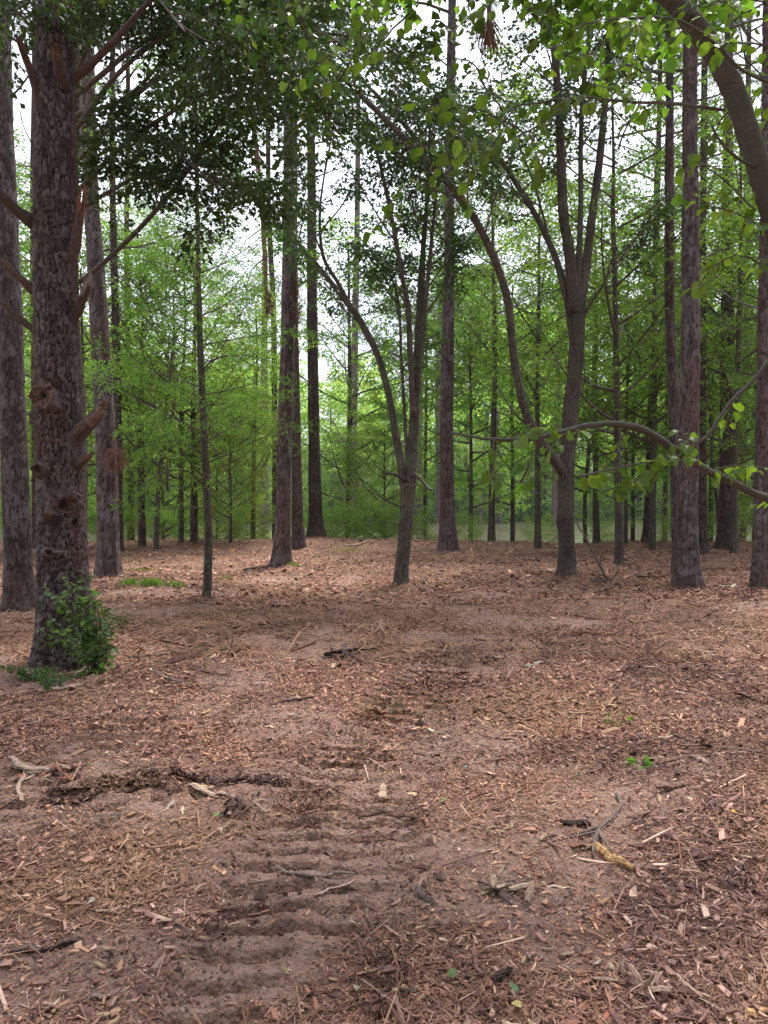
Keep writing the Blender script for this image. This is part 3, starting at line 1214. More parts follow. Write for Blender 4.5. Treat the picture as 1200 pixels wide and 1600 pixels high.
TAN, RED, PALE = (.17, .115, .09), (.12, .058, .045), (.26, .21, .185)
stub([(55, 350, 22), (35, 335, 16), (20, 318, 13), (-5, 285, 12)], near_pine, oB, YB, YB - .3, RED, seed=3, label='reddish broken branch rising to the left')
stub([(60, 460, 17), (40, 440, 13), (20, 420, 11), (0, 405, 10), (-30, 385, 9)], near_pine, oB, YB, YB - .3, TAN, seed=4)
stub([(62, 520, 14), (45, 508, 10), (25, 490, 9), (5, 470, 7), (-20, 455, 6)], near_pine, oB, YB, YB - .2, PALE, seed=5)
stub([(98, 420, 24), (119, 396, 18), (131, 368, 14), (140, 342, 9)], near_pine, oB, YB, YB - .2, (.22, .095, .05), seed=6, jag=1.5, label='splintered orange-red stub pointing up')
stub([(98, 515, 22), (118, 495, 18), (132, 482, 14), (142, 468, 13), (153, 450, 12)], near_pine, oB, YB, YB - .2, PALE, seed=7)
stub([(95, 705, 42), (118, 687, 29), (142, 670, 22), (160, 657, 21), (178, 645, 15)], near_pine, oB, YB, YB - .28, TAN, seed=8, label='stout broken branch with weathered grey end')
stub([(105, 735, 24), (125, 728, 16), (140, 720, 13), (154, 714, 9)], near_pine, oB, YB, YB - .2, RED, seed=9)
stub([(110, 130, 14), (150, 112, 11), (190, 92, 10), (235, 62, 8), (300, 10, 6), (370, -60, 5)], near_pine, oB, YB, YB - .6, PALE, seed=10, label='long pale limb rising to the right through the leaves')
stub([(82, 200, 20), (70, 160, 14), (63, 125, 11), (59, 100, 7)], near_pine, oB, YB, YB - .34, RED, seed=12)
stub([(98, 132, 30), (103, 120, 18), (109, 108, 8)], near_pine, oB, YB - .05, YB - .34, (.16, .08, .05), seed=13)


def knot(px, py, wpx, hpx, seed):
    """a swollen branch scar: torn bark rings round a hollow"""
    rg = np.random.default_rng(seed)
    i = np.argmin(np.abs(qB[:, 2] - at(px, py, YB)[2]))
    c0, r0 = qB[i], rB[i]
    p = at(px, py, YB)
    dx = np.clip(p[0] - c0[0], -r0 * .9, r0 * .9)
    c = np.array([p[0], c0[1] - math.sqrt(max(r0 ** 2 - dx ** 2, 0)) * 1.0, p[2]])
    nn = nrm(np.array([dx * 1.0, c[1] - c0[1], 0]))
    rt = nrm(np.cross([0, 0, 1.0], nn))
    upv = np.array([0, 0, 1.0])
    sc2 = YB / FPX * .5
    prof = [(1.35, -.02), (1.1, .008), (.92, .028), (.72, .034), (.55, .016), (.36, .012), (.2, -.004), (.07, .014)]
    k = 26
    a = np.linspace(0, 2 * np.pi, k, endpoint=False)
    v, cc = [], []
    for j, (rr_, dz) in enumerate(prof):
        wob = 1 + .42 * (vn(a * 8 / (2 * np.pi), a * 0 + j * .35, seed, px=8) - .5) * 2 + rg.normal(0, .07, k)
        dzz = dz * (.5 + vn(a * 5 / (2 * np.pi), a * 0, seed + 3, px=5)) + rg.normal(0, .009, k)
        v.append(c[None] + rt[None] * (np.cos(a) * wpx * sc2 * rr_ * wob)[:, None] + upv[None] * (np.sin(a) * hpx * sc2 * rr_ * wob)[:, None] + nn[None] * dzz[:, None])
        base = np.array([.10, .066, .060]) if j < 4 else (np.array([.11, .055, .042]) if j < 6 else np.array([.04, .022, .018]))
        cc.append(base[None] * (.7 + .5 * rg.random((k, 1))))
    g = Geo()
    g.add(np.array(v), [grid_faces(len(prof), k), ((len(prof) - 1) * k + np.arange(k))[None]], np.concatenate(cc))
    obj('knot', g.mesh('knot', M['wood'], oB, smooth=False), near_pine)


knot(84, 622, 40, 36, 1)
knot(112, 788, 46, 44, 2)
knot(76, 735, 26, 26, 3)
knot(96, 860, 24, 16, 4)
knot(60, 655, 16, 18, 5)
knot(124, 815, 20, 22, 6)

MIDR = (72, .035, .065, .13, .014)
pine('pine_tree', 'dark pine at the left edge, just behind the thick near pine', [(30, 951, 52), (27, 850, 46), (22, 700, 43), (17, 550, 41), (10, 350, 38), (2, 120, 32), (-2, -60, 30)], 19, 33, relief=MIDR, dead=7, dead_z=(4, 9))
rC, qC, rrC, oC = pine('pine_tree', 'pine showing behind the right side of the thick near pine, brown clump on its trunk', [(169, 900, 42), (168, 800, 37), (163, 640, 33), (156, 520, 31), (149, 400, 29), (140, 250, 26)], 20, 44, relief=(60, .045, .07, .15, .014), dead=8, dead_z=(3, 10))
rE, qE, rrE, oE = pine('pine_tree', 'straight pine left of centre with a brown needle bunch high on it', [(440, 884, 34), (442, 800, 27), (446, 650, 26), (450, 500, 24), (452, 350, 22), (452, 150, 18)], 21, 55, relief=(56, .05, .07, .15, .013), dead=10, dead_z=(5, 15))
pine('pine_tree', 'pine half hidden close behind the straight pine left of centre', [(466, 848, 22), (463, 700, 18), (460, 560, 17), (458, 430, 16)], 21, 66, dead=6, dead_z=(6, 16))
pine('pine_tree', 'straight pine to the right of the close pair, left of centre, on the bank', [(494, 850, 27), (491, 700, 21), (488, 500, 19), (487, 300, 16), (485, 120, 14)], 22, 78, dead=12, dead_z=(6, 17))
pine('pine_tree', 'slim reddish pine on the bank left of the close pair', [(413, 846, 17), (413, 700, 13), (413, 550, 12), (414, 400, 10)], 20, 88, dead=6, dead_z=(6, 15))
pine('pine_tree', 'very slim pale pine on the bank beside the reddish one', [(430, 838, 11), (429, 650, 10), (427, 480, 10), (420, 330, 9)], 20, 99, dead=4, dead_z=(7, 15), Y=26.5)
pine('pine_tree', 'brown flaky pine right of the many-stemmed tree at the centre', [(700, 866, 34), (699, 780, 25), (698, 650, 23), (700, 520, 21), (702, 400, 19), (703, 250, 17)], 21, 111, relief=(56, .05, .07, .16, .015), dead=12, dead_z=(4, 13))
pine('pine_tree', 'narrow pine close behind the left of the brown flaky pine', [(688, 842, 18), (687, 760, 14), (686, 600, 13), (690, 450, 12)], 20, 122, dead=4, dead_z=(7, 15))
pine('pine_tree', 'short visible pine trunk behind the many-stemmed tree', [(654, 838, 19), (653, 760, 15), (655, 600, 14), (665, 450, 12)], 20, 133, dead=4, dead_z=(7, 15))
pine('pine_tree', 'tall pine with reddish bark, right of the forked tree, front of its pair', [(1073, 917, 46), (1073, 800, 37), (1078, 600, 32), (1079, 450, 30), (1079, 300, 27), (1078, 180, 24)], 20, 144, relief=(64, .04, .065, .14, .013), dead=5, dead_z=(3, 10))
pine('pine_tree', 'slimmer dark pine leaning against the tall reddish pine', [(1062, 903, 26), (1060, 820, 24), (1054, 640, 19), (1047, 500, 17), (1046, 300, 16), (1047, 100, 12)], 20, 155, relief=(48, .05, .06, .14, .01), dead=6, dead_z=(4, 12), Y=14.6)
pine('pine_tree', 'pine on the far right bank with smooth grey lower stems beside it', [(1135, 858, 32), (1136, 760, 26), (1136, 600, 25), (1137, 450, 22), (1137, 300, 19)], 21, 166, dead=10, dead_z=(4, 14))
pine('pine_tree', 'dark pine cut off by the right edge of the photo', [(1193, 920, 38), (1193, 800, 32), (1196, 600, 28), (1199, 400, 26), (1201, 200, 24)], 20, 177, relief=(64, .04, .065, .14, .013), dead=5, dead_z=(4, 10))
pine('pine_tree', 'narrow pine in the gap right of the tall reddish pine', [(1097, 865, 20), (1097, 750, 15), (1097, 600, 14), (1098, 400, 12)], 20, 188, dead=5, dead_z=(5, 14))
pine('pine_tree', 'leaning slim pine between the forked tree and the reddish pine', [(1011, 851, 17), (1014, 760, 13), (1018, 640, 12), (1022, 520, 10)], 18, 199, dead=6, dead_z=(3, 12))
pine('pine_tree', 'narrow trunk on the bank just behind the forked tree, left side', [(868, 846, 16), (868, 760, 13), (872, 600, 12), (878, 450, 11)], 20, 200, dead=4, dead_z=(6, 14))
pine('pine_tree', 'short dark pine trunk seen between the two large pines at left', [(57, 858, 18), (56, 700, 14), (54, 500, 13), (52, 300, 11)], 20, 211, dead=6, dead_z=(4, 14))
pine('pine_tree', 'slim pine behind the pine with the brown clump', [(186, 880, 14), (184, 700, 16), (182, 550, 14), (178, 400, 12), (175, 200, 10)], 20, 222, dead=8, dead_z=(4, 14), Y=20)
pine('pine_tree', 'slim tall pine standing in the bright gap left of the slender sapling', [(205, 850, 12), (203, 650, 10), (199, 480, 10), (198, 350, 9)], 20, 233, dead=6, dead_z=(5, 14), Y=26)
pine('pine_tree', 'slim ivy-green pine on the bank in the bright gap', [(551, 839, 17), (552, 700, 14), (555, 500, 12), (558, 350, 10), (560, 150, 8)], 20, 244, dead=10, dead_z=(5, 15))
pine('pine_tree', 'pine seen through leaves at the upper right', [(1160, 850, 14), (1162, 600, 13), (1166, 350, 12)], 22, 255, dead=7, dead_z=(7, 15), Y=28)


# ---- broadleaf crown variants shared by the trees on the bank and beyond
rng = np.random.default_rng(77)
CR = {}


def make_crown(key, m, *a, **k):
    gt, gl = crown_geo(rng, *a, **k)
    CR[key] = (gt.mesh('crown_branches', M['twig']), gl.mesh('crown', m))


make_crown('mid1', M['leaf_mid'], 1.8, 9, 3.2, 22, MID, size=.09, dens=55, spread=.35, sub=8)
make_crown('mid2', M['leaf_mid'], 2.5, 11, 3.0, 24, MID, size=.09, dens=55, spread=.32, sub=8)
make_crown('dark1', M['leaf_mid'], 6, 14, 3.4, 22, dict(ca=(.05, .10, .022), cb=(.10, .18, .035)), size=.09, dens=62, spread=.35, sub=9)
make_crown('low1', M['leaf_mid'], .8, 5.8, 2.5, 26, BRIGHT, size=.085, dens=60, spread=.3, sub=8, profile='round', rise=.5, droop=.6)
make_crown('fine1', M['leaf_mid'], 1.6, 8.8, 2.8, 26, BRIGHT, size=.085, dens=70, spread=.26, aspect=.3, sub=9, profile='round', rise=.45, droop=.6)
make_crown('far1', M['leaf_far'], 1.5, 13, 4.6, 30, dict(ca=(.20, .32, .07), cb=(.32, .44, .13)), size=.24, dens=26, spread=.7, sub=8, flat=.3)
make_crown('far2', M['leaf_far'], 1.0, 10, 4.2, 26, dict(ca=(.20, .32, .07), cb=(.32, .44, .13)), size=.24, dens=28, spread=.7, sub=8, flat=.3)
make_crown('far3', M['leaf_far'], 3.0, 18, 4.8, 32, MID, size=.26, dens=26, spread=.75, sub=8, flat=.3)
make_crown('bush', M['leaf_far'], 0.1, 1.6, 1.7, 14, BRIGHT, size=.085, dens=55, spread=.28, sub=7, base_r=.012)
TR = {}
for key, H, r_ in (('mid1', 8.5, .09), ('mid2', 10.5, .10), ('dark1', 13, .12), ('low1', 5.3, .06), ('fine1', 8.2, .07), ('far1', 12.5, .18), ('far2', 9.6, .15), ('far3', 17, .2)):
    TR[key] = trunk_geo(rng, H, r_, 9, .0, .3, seed=len(TR)).mesh('trunk', M['smooth'])


def leafy(name, label, key, x, y, sc=1.0, rz=0.0, group=None, trunk=True, cat='tree', scz=1.0):
    r = root(name, (x, y, ground_z(x, y)), label, cat, group, rz)
    r.scale = (sc, sc, sc * scz)
    if trunk:
        obj('trunk', TR[key], r)
    obj('crown_branches', CR[key][0], r)
    c = obj('crown', CR[key][1], r)
    c['kind'] = 'stuff'
    return r


def leafy_px(name, label, key, px, Y, **k):
    return leafy(name, label, key, (px - 600) / FPX * Y, Y, **k)


def slender(name, label, pp, key, Y=None, H=8, seed=1, sc=1.0, cz=0, mt='smooth', crown=True, cat='tree', dead=3):
    rg = np.random.default_rng(seed)
    pts, rad, Yd, z0 = trunk_pts(pp, H, .02, Y)
    o = (float(pts[1][0]), float(pts[1][1]), z0)
    r = root(name, o, label, cat)
    g = Geo()
    q, rr = resample(pts, rad, .15)
    tube(g, q, rr, 10, disp=knobby(q, rr, 10, seed, .08))
    obj('trunk', g.mesh('trunk', M[mt], o, smooth=True), r)
    for k in range(dead):
        z = z0 + 1.2 + 2.5 * rg.random()
        c = np.array([np.interp(z, q[:, 2], q[:, 0]), np.interp(z, q[:, 2], q[:, 1]), z])
        a = rg.random() * 6.28
        obj('dead_branch', dead_branch(rg, c, (math.cos(a), math.sin(a) * .5, .3), .4 + .8 * rg.random(), .008, 3).mesh('dead_branch', M['twig'], o), r)
    if crown:
        b = obj('crown_branches', CR[key][0], r)
        c = obj('crown', CR[key][1], r)
        c['kind'] = 'stuff'
        for x in (b, c):
            x.scale = (sc, sc, sc)
            x.location = (float(np.interp(z0 + 4, q[:, 2], q[:, 0]) - o[0]), 0, cz)
            x.rotation_euler = (0, 0, rg.random() * 6.28)
    return r


slender('hardwood_tree', 'slender trunk just right of the forked tree, standing forward of the bank', [(968, 886, 19), (967, 800, 14), (964, 650, 12), (962, 500, 10), (958, 350, 8)], 'mid2', H=10, seed=2, dead=5)
slender('hardwood_tree', 'thin dark trunk on the bank, third from the left of the small ones', [(283, 848, 10), (283, 700, 8), (285, 600, 7)], 'fine1', H=8.5, seed=3)
slender('hardwood_tree', 'reddish trunk on the bank next to the slender sapling', [(303, 848, 14), (303, 720, 11), (302, 600, 9)], 'mid1', H=9, seed=4, mt='pine')
slender('hardwood_tree', 'thin leaning trunk with arching twigs in the left gap', [(244, 858, 10), (247, 780, 9), (255, 690, 7), (264, 600, 6)], 'fine1', H=7, seed=5, dead=6)
slender('hardwood_tree', 'leftmost small trunk on the bank, reddish and straight', [(222, 850, 15), (221, 760, 12), (220, 640, 10)], 'fine1', H=8, seed=6, mt='pine')
slender('hardwood_tree', 'thin trunk on the water edge left of the pond glimpse', [(750, 842, 9), (754, 760, 8), (762, 640, 7)], 'mid1', H=9, seed=7)
slender('hardwood_tree', 'thin straight dark trunk beside the pond glimpse', [(780, 842, 9), (779, 750, 8), (777, 640, 7)], 'fine1', H=9, seed=8, dead=5)
slender('hardwood_tree', 'dark trunk on the bank between the forked tree and the slender trunk', [(932, 849, 14), (931, 760, 10), (930, 650, 9)], 'mid2', H=10, seed=9)
slender('hardwood_tree', 'very thin trunk close beside the slender trunk right of the forked tree', [(978, 849, 8), (978, 760, 6), (979, 650, 5)], 'fine1', H=8, seed=10, dead=1)
slender('hardwood_tree', 'pale smooth curved stem beside the far right bank pine', [(1120, 856, 8), (1123, 820, 7), (1118, 760, 6), (1112, 700, 5)], 'mid1', H=7, seed=11, mt='redbud', dead=1)
slender('hardwood_tree', 'thin trunk behind the straight pine left of centre', [(395, 842, 9), (396, 740, 8), (398, 640, 7)], 'fine1', H=8, seed=12, dead=2, Y=26)
slender('hardwood_tree', 'thin crooked trunk against the water right of the forked tree', [(915, 848, 8), (914, 780, 7), (920, 700, 6)], 'mid1', H=8, seed=14, dead=2, Y=26)

# trees and bushes along the waterside whose trunks hide among leaves
side = [(-30, 27, 'fine1', 1.1), (120, 26, 'low1', 1.3), (180, 28.5, 'mid1', 1.0), (255, 27, 'low1', 1.1), (340, 28.5, 'low1', 1.1), (360, 22.8, 'low1', .75), (600, 27, 'low1', .9),
        (735, 27, 'mid1', 1.0), (800, 29, 'mid2', 1.1), (990, 27, 'mid1', 1.0), (1040, 29, 'dark1', 1.0), (1110, 26, 'mid1', 1.1),
        (1180, 25, 'low1', 1.4), (1250, 24, 'mid2', 1.1), (1240, 19, 'mid1', 1.0), (-60, 21, 'mid2', 1.0), (-150, 17, 'mid1', 1.0), (770, 24.5, 'dark1', .95), (665, 30, 'dark1', .85),
        (700, 31, 'dark1', 1.25), (545, 29, 'mid2', 1.25), (1190, 29, 'dark1', 1.3), (60, 30, 'dark1', 1.2),
        (1020, 21.5, 'mid2', 1.0), (1150, 19.5, 'mid2', 1.0), (840, 22, 'mid2', .95), (-40, 33, 'dark1', 1.3), (130, 21, 'mid1', .9)]
LM = [(27, 'the left-edge pine'), (92, 'the thick near pine'), (168, 'the brown-clump pine'), (323, 'the slender sapling'), (440, 'the straight pine'), (494, 'the bank trio pine'), (627, 'the many-stemmed tree'),
      (700, 'the flaky brown pine'), (885, 'the forked tree'), (968, 'the slender trunk'), (1073, 'the tall reddish pine'), (1135, 'the far right pine'), (1193, 'the right-edge pine')]


def gap(px):
    if px < LM[0][0]:
        return 'left of ' + LM[0][1]
    if px >= LM[-1][0]:
        return 'right of ' + LM[-1][1]
    for (a, na), (b, nb_) in zip(LM[:-1], LM[1:]):
        if px < b:
            return 'between ' + na + ' and ' + nb_


short = {'low1': 'low bright green tree', 'mid1': 'bushy green waterside tree', 'mid2': 'taller leafy green tree', 'fine1': 'narrow-leaved drooping tree', 'dark1': 'tall dark-leaved tree'}
for k, (px, Y, key, sc) in enumerate(side):
    tw_ = sorted(q[1] for q in side if q[2] == key and gap(q[0]) == gap(px))
    pre = '' if len(tw_) < 2 else ('nearer ' if Y == tw_[0] else 'farther ')
    leafy_px('broadleaf_tree', pre + short[key] + ' ' + gap(px), key, px, Y, sc=sc, rz=k * 1.7, group='leafy trees along the waterside, their trunks lost in leaves')
for k, (px, Y, sc) in enumerate([(80, 25.0, .7), (205, 25.2, .6), (262, 25.5, .6), (345, 25.2, .7), (505, 25.6, .65), (585, 25.5, .7), (620, 25.6, .6), (665, 25.8, .5), (725, 25.4, .5), (850, 25.6, .5), (945, 25.6, .5), (1035, 25.4, .45), (1085, 25.4, .65), (1165, 25, .8), (1210, 24.5, .8), (20, 25.4, .7), (540, 26, .8), (130, 25.2, .6), (390, 25.5, .6)]):
    leafy_px('bush', ['low bush', 'small bush', 'straggly bush'][k % 3] + ' on the bank ' + gap(px), 'bush', px, Y, sc=sc, rz=k * 2.1, group='bushes along the top of the bank', trunk=False, cat='bush')

# the far shore
rng = np.random.default_rng(99)
fw = {'far1': 'broad', 'far2': 'low', 'far3': 'tall'}
rw = ['overhanging the water', 'at the far waterline', 'behind the far shore', 'on the far slope', 'far back']
for row, (dy, keys, step, smin) in enumerate(((-1.0, ('far2',), 5.0, .55), (1, ('far2', 'far1'), 6.0, .75), (9, ('far1', 'far2'), 7.5, .9), (20, ('far1', 'far3'), 9.0, .9), (38, ('far3',), 11.0, 1.0))):
    x = -52.0 - row * 8
    while x < 60 + row * 8:
        xx = x + rng.normal(0, 1.4)
        y_ = float(shore(np.array([xx]))[0]) + dy + rng.normal(0, 1.2) + 1
        key = keys[int(rng.integers(len(keys)))]
        big = 1.25 if xx > 8 else 1.0
        if key == 'far3' and xx < 6:
            key = 'far1'
        leafy('far_tree', fw[key] + ' tree ' + rw[row] + ' ' + gap(600 + FPX * xx / y_), key, xx, y_, sc=(smin + .3 * rng.random()) * big, rz=rng.random() * 6.28, group='trees on the far shore of the pond')
        x += step * (.8 + .4 * rng.random())


def undergrowth():
    rg = np.random.default_rng(8)
    n_ = 42000
    x = rg.uniform(-60, 70, n_)
    y_ = shore(x) - 1.6 + rg.exponential(4.5, n_)
    hh = 1.3 * fbm(x * .5, y_ * .5, 3, 3) + .3
    z = np.maximum(height(x, y_), WZ) + rg.random(n_) * hh * 1.2
    D = rg.normal(0, 1, (n_, 3))
    N = rg.normal(0, 1, (n_, 3)) + np.array([0, 0, .8])
    g = Geo()
    sz = .22 + .2 * rg.random(n_)
    leaf_quads(g, np.stack([x, y_, z], 1), D, N, sz, sz * .7, tints(rg, n_, (.09, .16, .04), (.17, .25, .06)))
    obj('undergrowth', g.mesh('undergrowth', M['leaf_far']), kind='stuff')


undergrowth()


def woods_behind():  # unseen leaf mass added to dim the open sky behind the camera
    """the wood goes on behind the photographer"""
    rg = np.random.default_rng(81)
    n_ = 30000
    a = rg.uniform(math.pi * 1.03, math.pi * 1.97, n_)
    rad_ = rg.uniform(9, 20, n_)
    x, y_ = np.cos(a) * rad_ * 1.3, np.sin(a) * rad_
    z = 1 + 15 * rg.random(n_) ** .8
    keep = fbm(x * .25 + z * .2, y_ * .25 + z * .15, 3, 5) > .44
    x, y_, z = x[keep], y_[keep], z[keep]
    n_ = len(x)
    g = Geo()
    sz = .5 + .3 * rg.random(n_)
    leaf_quads(g, np.stack([x, y_, z], 1), rg.normal(0, 1, (n_, 3)), rg.normal(0, 1, (n_, 3)) + np.array([0, 0, .8]), sz, sz * .7, tints(rg, n_, (.06, .11, .03), (.10, .16, .04)))
    obj('unseen_woods', g.mesh('unseen_woods', M['leaf_far']), kind='stuff')


woods_behind()


# ---- D: slender sapling at left with drooping layers
def sapling():
    pp = [(323, 940, 17), (326, 850, 14), (321, 720, 13), (315, 600, 12), (311, 480, 10), (309, 380, 8), (307, 250, 6), (305, 100, 4)]
    pts, rad, Yd, z0 = trunk_pts(pp)
    o = (float(pts[1][0]), Yd, z0)
    r = root('sapling', o, 'slender sapling at left with arching bare twigs and feathery drooping foliage', 'tree')
    g = Geo()
    q, rr = resample(pts, rad, .06)
    tube(g, q, rr, 14, disp=knobby(q, rr, 14, 5, .1, 5))
    obj('trunk', g.mesh('trunk', M['smooth'], o, smooth=True), r)
    gl = Geo()
    gt = Geo()
    rg = np.random.default_rng(61)
    pal = MID
    ar = [[(317, 710), (285, 690), (250, 692), (205, 705)], [(319, 760), (295, 737), (255, 738), (215, 765), (192, 800)], [(311, 485), (290, 467), (262, 465), (230, 480)],
          [(317, 685), (335, 700), (355, 745), (365, 800)], [(314, 580), (335, 562), (370, 555), (410, 560)], [(318, 745), (290, 715), (262, 660), (240, 640)], [(322, 795), (280, 792), (230, 800)]]
    for a in ar:
        n_ = len(a)
        path = np.array([at(x, y, Yd - .25 * k) for k, (x, y) in enumerate(a)])
        g2 = Geo()
        q2, r2 = resample(path, np.linspace(.014, .004, n_), .1)
        tube(g2, q2, r2, 5)
        obj('bough', g2.mesh('bough', M['twig'], o), r)
        bough(gt, gl, rg, None, None, 0, .006, path=path, sub=9, dens=75, spread=.14, size=.05, aspect=.3, droop=.3, sub_len=.4, leaf_from=.3, **pal)
    for k in range(46):
        t = (k + rg.random()) / 46
        z = 1.9 + 6.3 * t
        c = np.array([np.interp(z, q[:, 2], q[:, 0]), np.interp(z, q[:, 2], q[:, 1]), z])
        a = k * 2.4 + rg.normal(0, .3)
        L = (2.2 - 1.0 * t) * (.6 + .5 * rg.random())
        bough(gt, gl, rg, c, (math.cos(a), math.sin(a) * .9, .25), L, .011, sub=10, dens=85, spread=.17, size=.055, aspect=.3, droop=.45, rise=.25, sub_len=.4, **pal)
    obj('twigs', gt.mesh('twigs', M['twig'], o), r)['kind'] = 'stuff'
    c = obj('crown', gl.mesh('crown', M['leaf_mid'], o), r)
    c['kind'] = 'stuff'


sapling()


# ---- M and J: the forked trees
def limb_part(r, o, pp, Y, dY, seed, name='bough', m='smooth', sides=12, step=.08, amt=.09):
    pts, rad = px_path(pp, Y, dY)
    q, rr = resample(pts, rad * .9, step)
    g = Geo()
    tube(g, q, rr, sides, disp=knobby(q, rr, sides, seed, amt, 5))
    obj(name, g.mesh(name, M[m], o, smooth=True), r)
    return q, rr


def forked(name, label, trunk, limbs, seed, pal, crown_spec):
    pts, rad, Yd, z0 = trunk_pts(trunk)
    o = (float(pts[1][0]), Yd, z0)
    r = root(name, o, label, 'tree')
    g = Geo()
    q, rr = resample(pts, rad, .04)
    a = np.linspace(0, 2 * np.pi, 28, endpoint=False)
    fl = (np.exp(-np.maximum(q[:, 2] - z0, 0) / .15) * .25 * rr)[:, None] * (.6 + .4 * np.sin(a * 4))[None]
    tube(g, q, rr, 28, disp=knobby(q, rr, 28, seed, .10, 3) + bark_relief(q, rr, 28, .04, .09, .006, seed)[0] + fl)
    obj('trunk', g.mesh('trunk', M['smooth'], o, smooth=True), r)
    gt, gl = Geo(), Geo()
    rg = np.random.default_rng(seed)
    for k, (pp, dY, f, nb) in enumerate(limbs):
        ql, rl = limb_part(r, o, pp, Yd, dY, seed + k)
        n_ = len(ql)
        for b in range(nb):
            t = f + (1 - f) * (b + rg.random()) / nb
            i = min(int(t * (n_ - 1)), n_ - 2)
            tg = nrm(ql[i + 1] - ql[i])
            a = rg.random() * 6.28
            d = np.array([math.cos(a), math.sin(a), .2 + .5 * rg.random()]) + tg * .5
            bough(gt, gl, rg, ql[i], d, crown_spec['L'] * (.6 + .7 * rg.random()), .018, sub=crown_spec.get('sub', 9), dens=crown_spec['dens'], spread=.22, size=crown_spec['size'], aspect=.62,
                  droop=.35, rise=.2, **pal)
    obj('twigs', gt.mesh('twigs', M['twig'], o), r)['kind'] = 'stuff'
    c = obj('crown', gl.mesh('crown', M['leaf_dark'], o), r)
    c['kind'] = 'stuff'
    return r, o, Yd


Mt, oM, YM = forked('forked_tree', 'forked hardwood right of centre with a long bough arching to the left', [(886, 908, 35), (885, 850, 30), (884, 790, 29), (887, 720, 27), (891, 650, 27), (899, 570, 26), (903, 500, 27), (901, 450, 26)],
    [([(899, 490, 24), (890, 400, 19), (880, 330, 17), (876, 230, 15), (870, 120, 13), (858, 0, 11), (846, -160, 8), (840, -330, 5)], -.5, .35, 13),
     ([(903, 500, 20), (915, 420, 16), (925, 340, 15), (938, 240, 13), (948, 120, 11), (955, 0, 9), (962, -160, 7), (968, -330, 4)], .6, .35, 13),
     ([(902, 470, 12), (907, 330, 9), (908, 200, 8), (915, 100, 8), (930, 15, 6), (940, -100, 4)], .3, .4, 6),
     ([(885, 745, 20), (868, 722, 19), (845, 690, 17), (820, 640, 16), (803, 560, 14), (795, 480, 14), (775, 410, 14), (740, 340, 13), (700, 285, 13), (640, 225, 12), (580, 165, 9), (520, 110, 6), (450, 70, 4)], -2.2, .5, 15),
     ([(897, 540, 14), (880, 440, 12), (850, 362, 10), (812, 295, 10), (772, 240, 8), (705, 180, 5)], 1.2, .5, 6),
     ([(866, 60, 9), (800, -10, 8), (700, -50, 7), (600, -20, 5), (500, 30, 3)], -1.5, .15, 12),
     ([(945, 60, 8), (1000, -20, 7), (1080, -40, 5), (1160, 20, 3)], -1.0, .15, 9),
     ([(680, 258, 9), (640, 205, 8), (600, 160, 7), (560, 120, 5), (500, 60, 3)], -.3, .2, 4),
     ([(905, 505, 8), (925, 470, 6), (945, 440, 4), (962, 385, 3)], -.4, .4, 2),
     ([(884, 470, 7), (860, 380, 5), (835, 290, 4), (800, 200, 3)], .3, .4, 3)],
    301, DARK, dict(L=1.9, dens=58, size=.08))
Jt, oJ, YJ = forked('forked_tree', 'many-stemmed tree at the centre, mossy foot, stems spreading upward from low forks', [(627, 911, 26), (631, 850, 24), (635, 800, 25), (638, 755, 25)],
    [([(634, 775, 16), (622, 700, 14), (608, 620, 12), (592, 560, 12), (565, 505, 12), (540, 470, 10), (500, 420, 8), (462, 372, 6), (432, 300, 4)], .8, .45, 6),
     ([(552, 488, 8), (530, 445, 7), (505, 400, 6), (500, 330, 4), (510, 250, 3)], -.3, .3, 4),
     ([(640, 775, 19), (645, 700, 18), (648, 640, 18), (652, 560, 15), (658, 450, 12), (662, 380, 9), (668, 300, 7), (672, 180, 4)], .5, .45, 9),
     ([(646, 650, 11), (641, 560, 10), (637, 480, 10), (626, 420, 8), (610, 330, 7), (592, 250, 6), (570, 170, 4)], -.6, .35, 8),
     ([(652, 610, 9), (664, 480, 8), (672, 400, 7), (680, 320, 5), (690, 220, 3)], -.4, .4, 6),
     ([(637, 740, 7), (632, 640, 6), (627, 560, 5), (622, 470, 4), (600, 400, 3)], .7, .4, 4),
     ([(636, 752, 6), (618, 742, 5), (598, 738, 4)], -.4, 1, 0),
     ([(645, 738, 7), (660, 752, 6), (670, 764, 5), (678, 766, 3)], -.5, 1, 0),
     ([(634, 795, 4), (610, 785, 3), (575, 765, 2)], -.6, 1, 0),
     ([(634, 820, 3), (615, 818, 2), (596, 813, 1.5)], -.5, 1, 0)],
    401, DARK, dict(L=1.6, dens=72, size=.07))


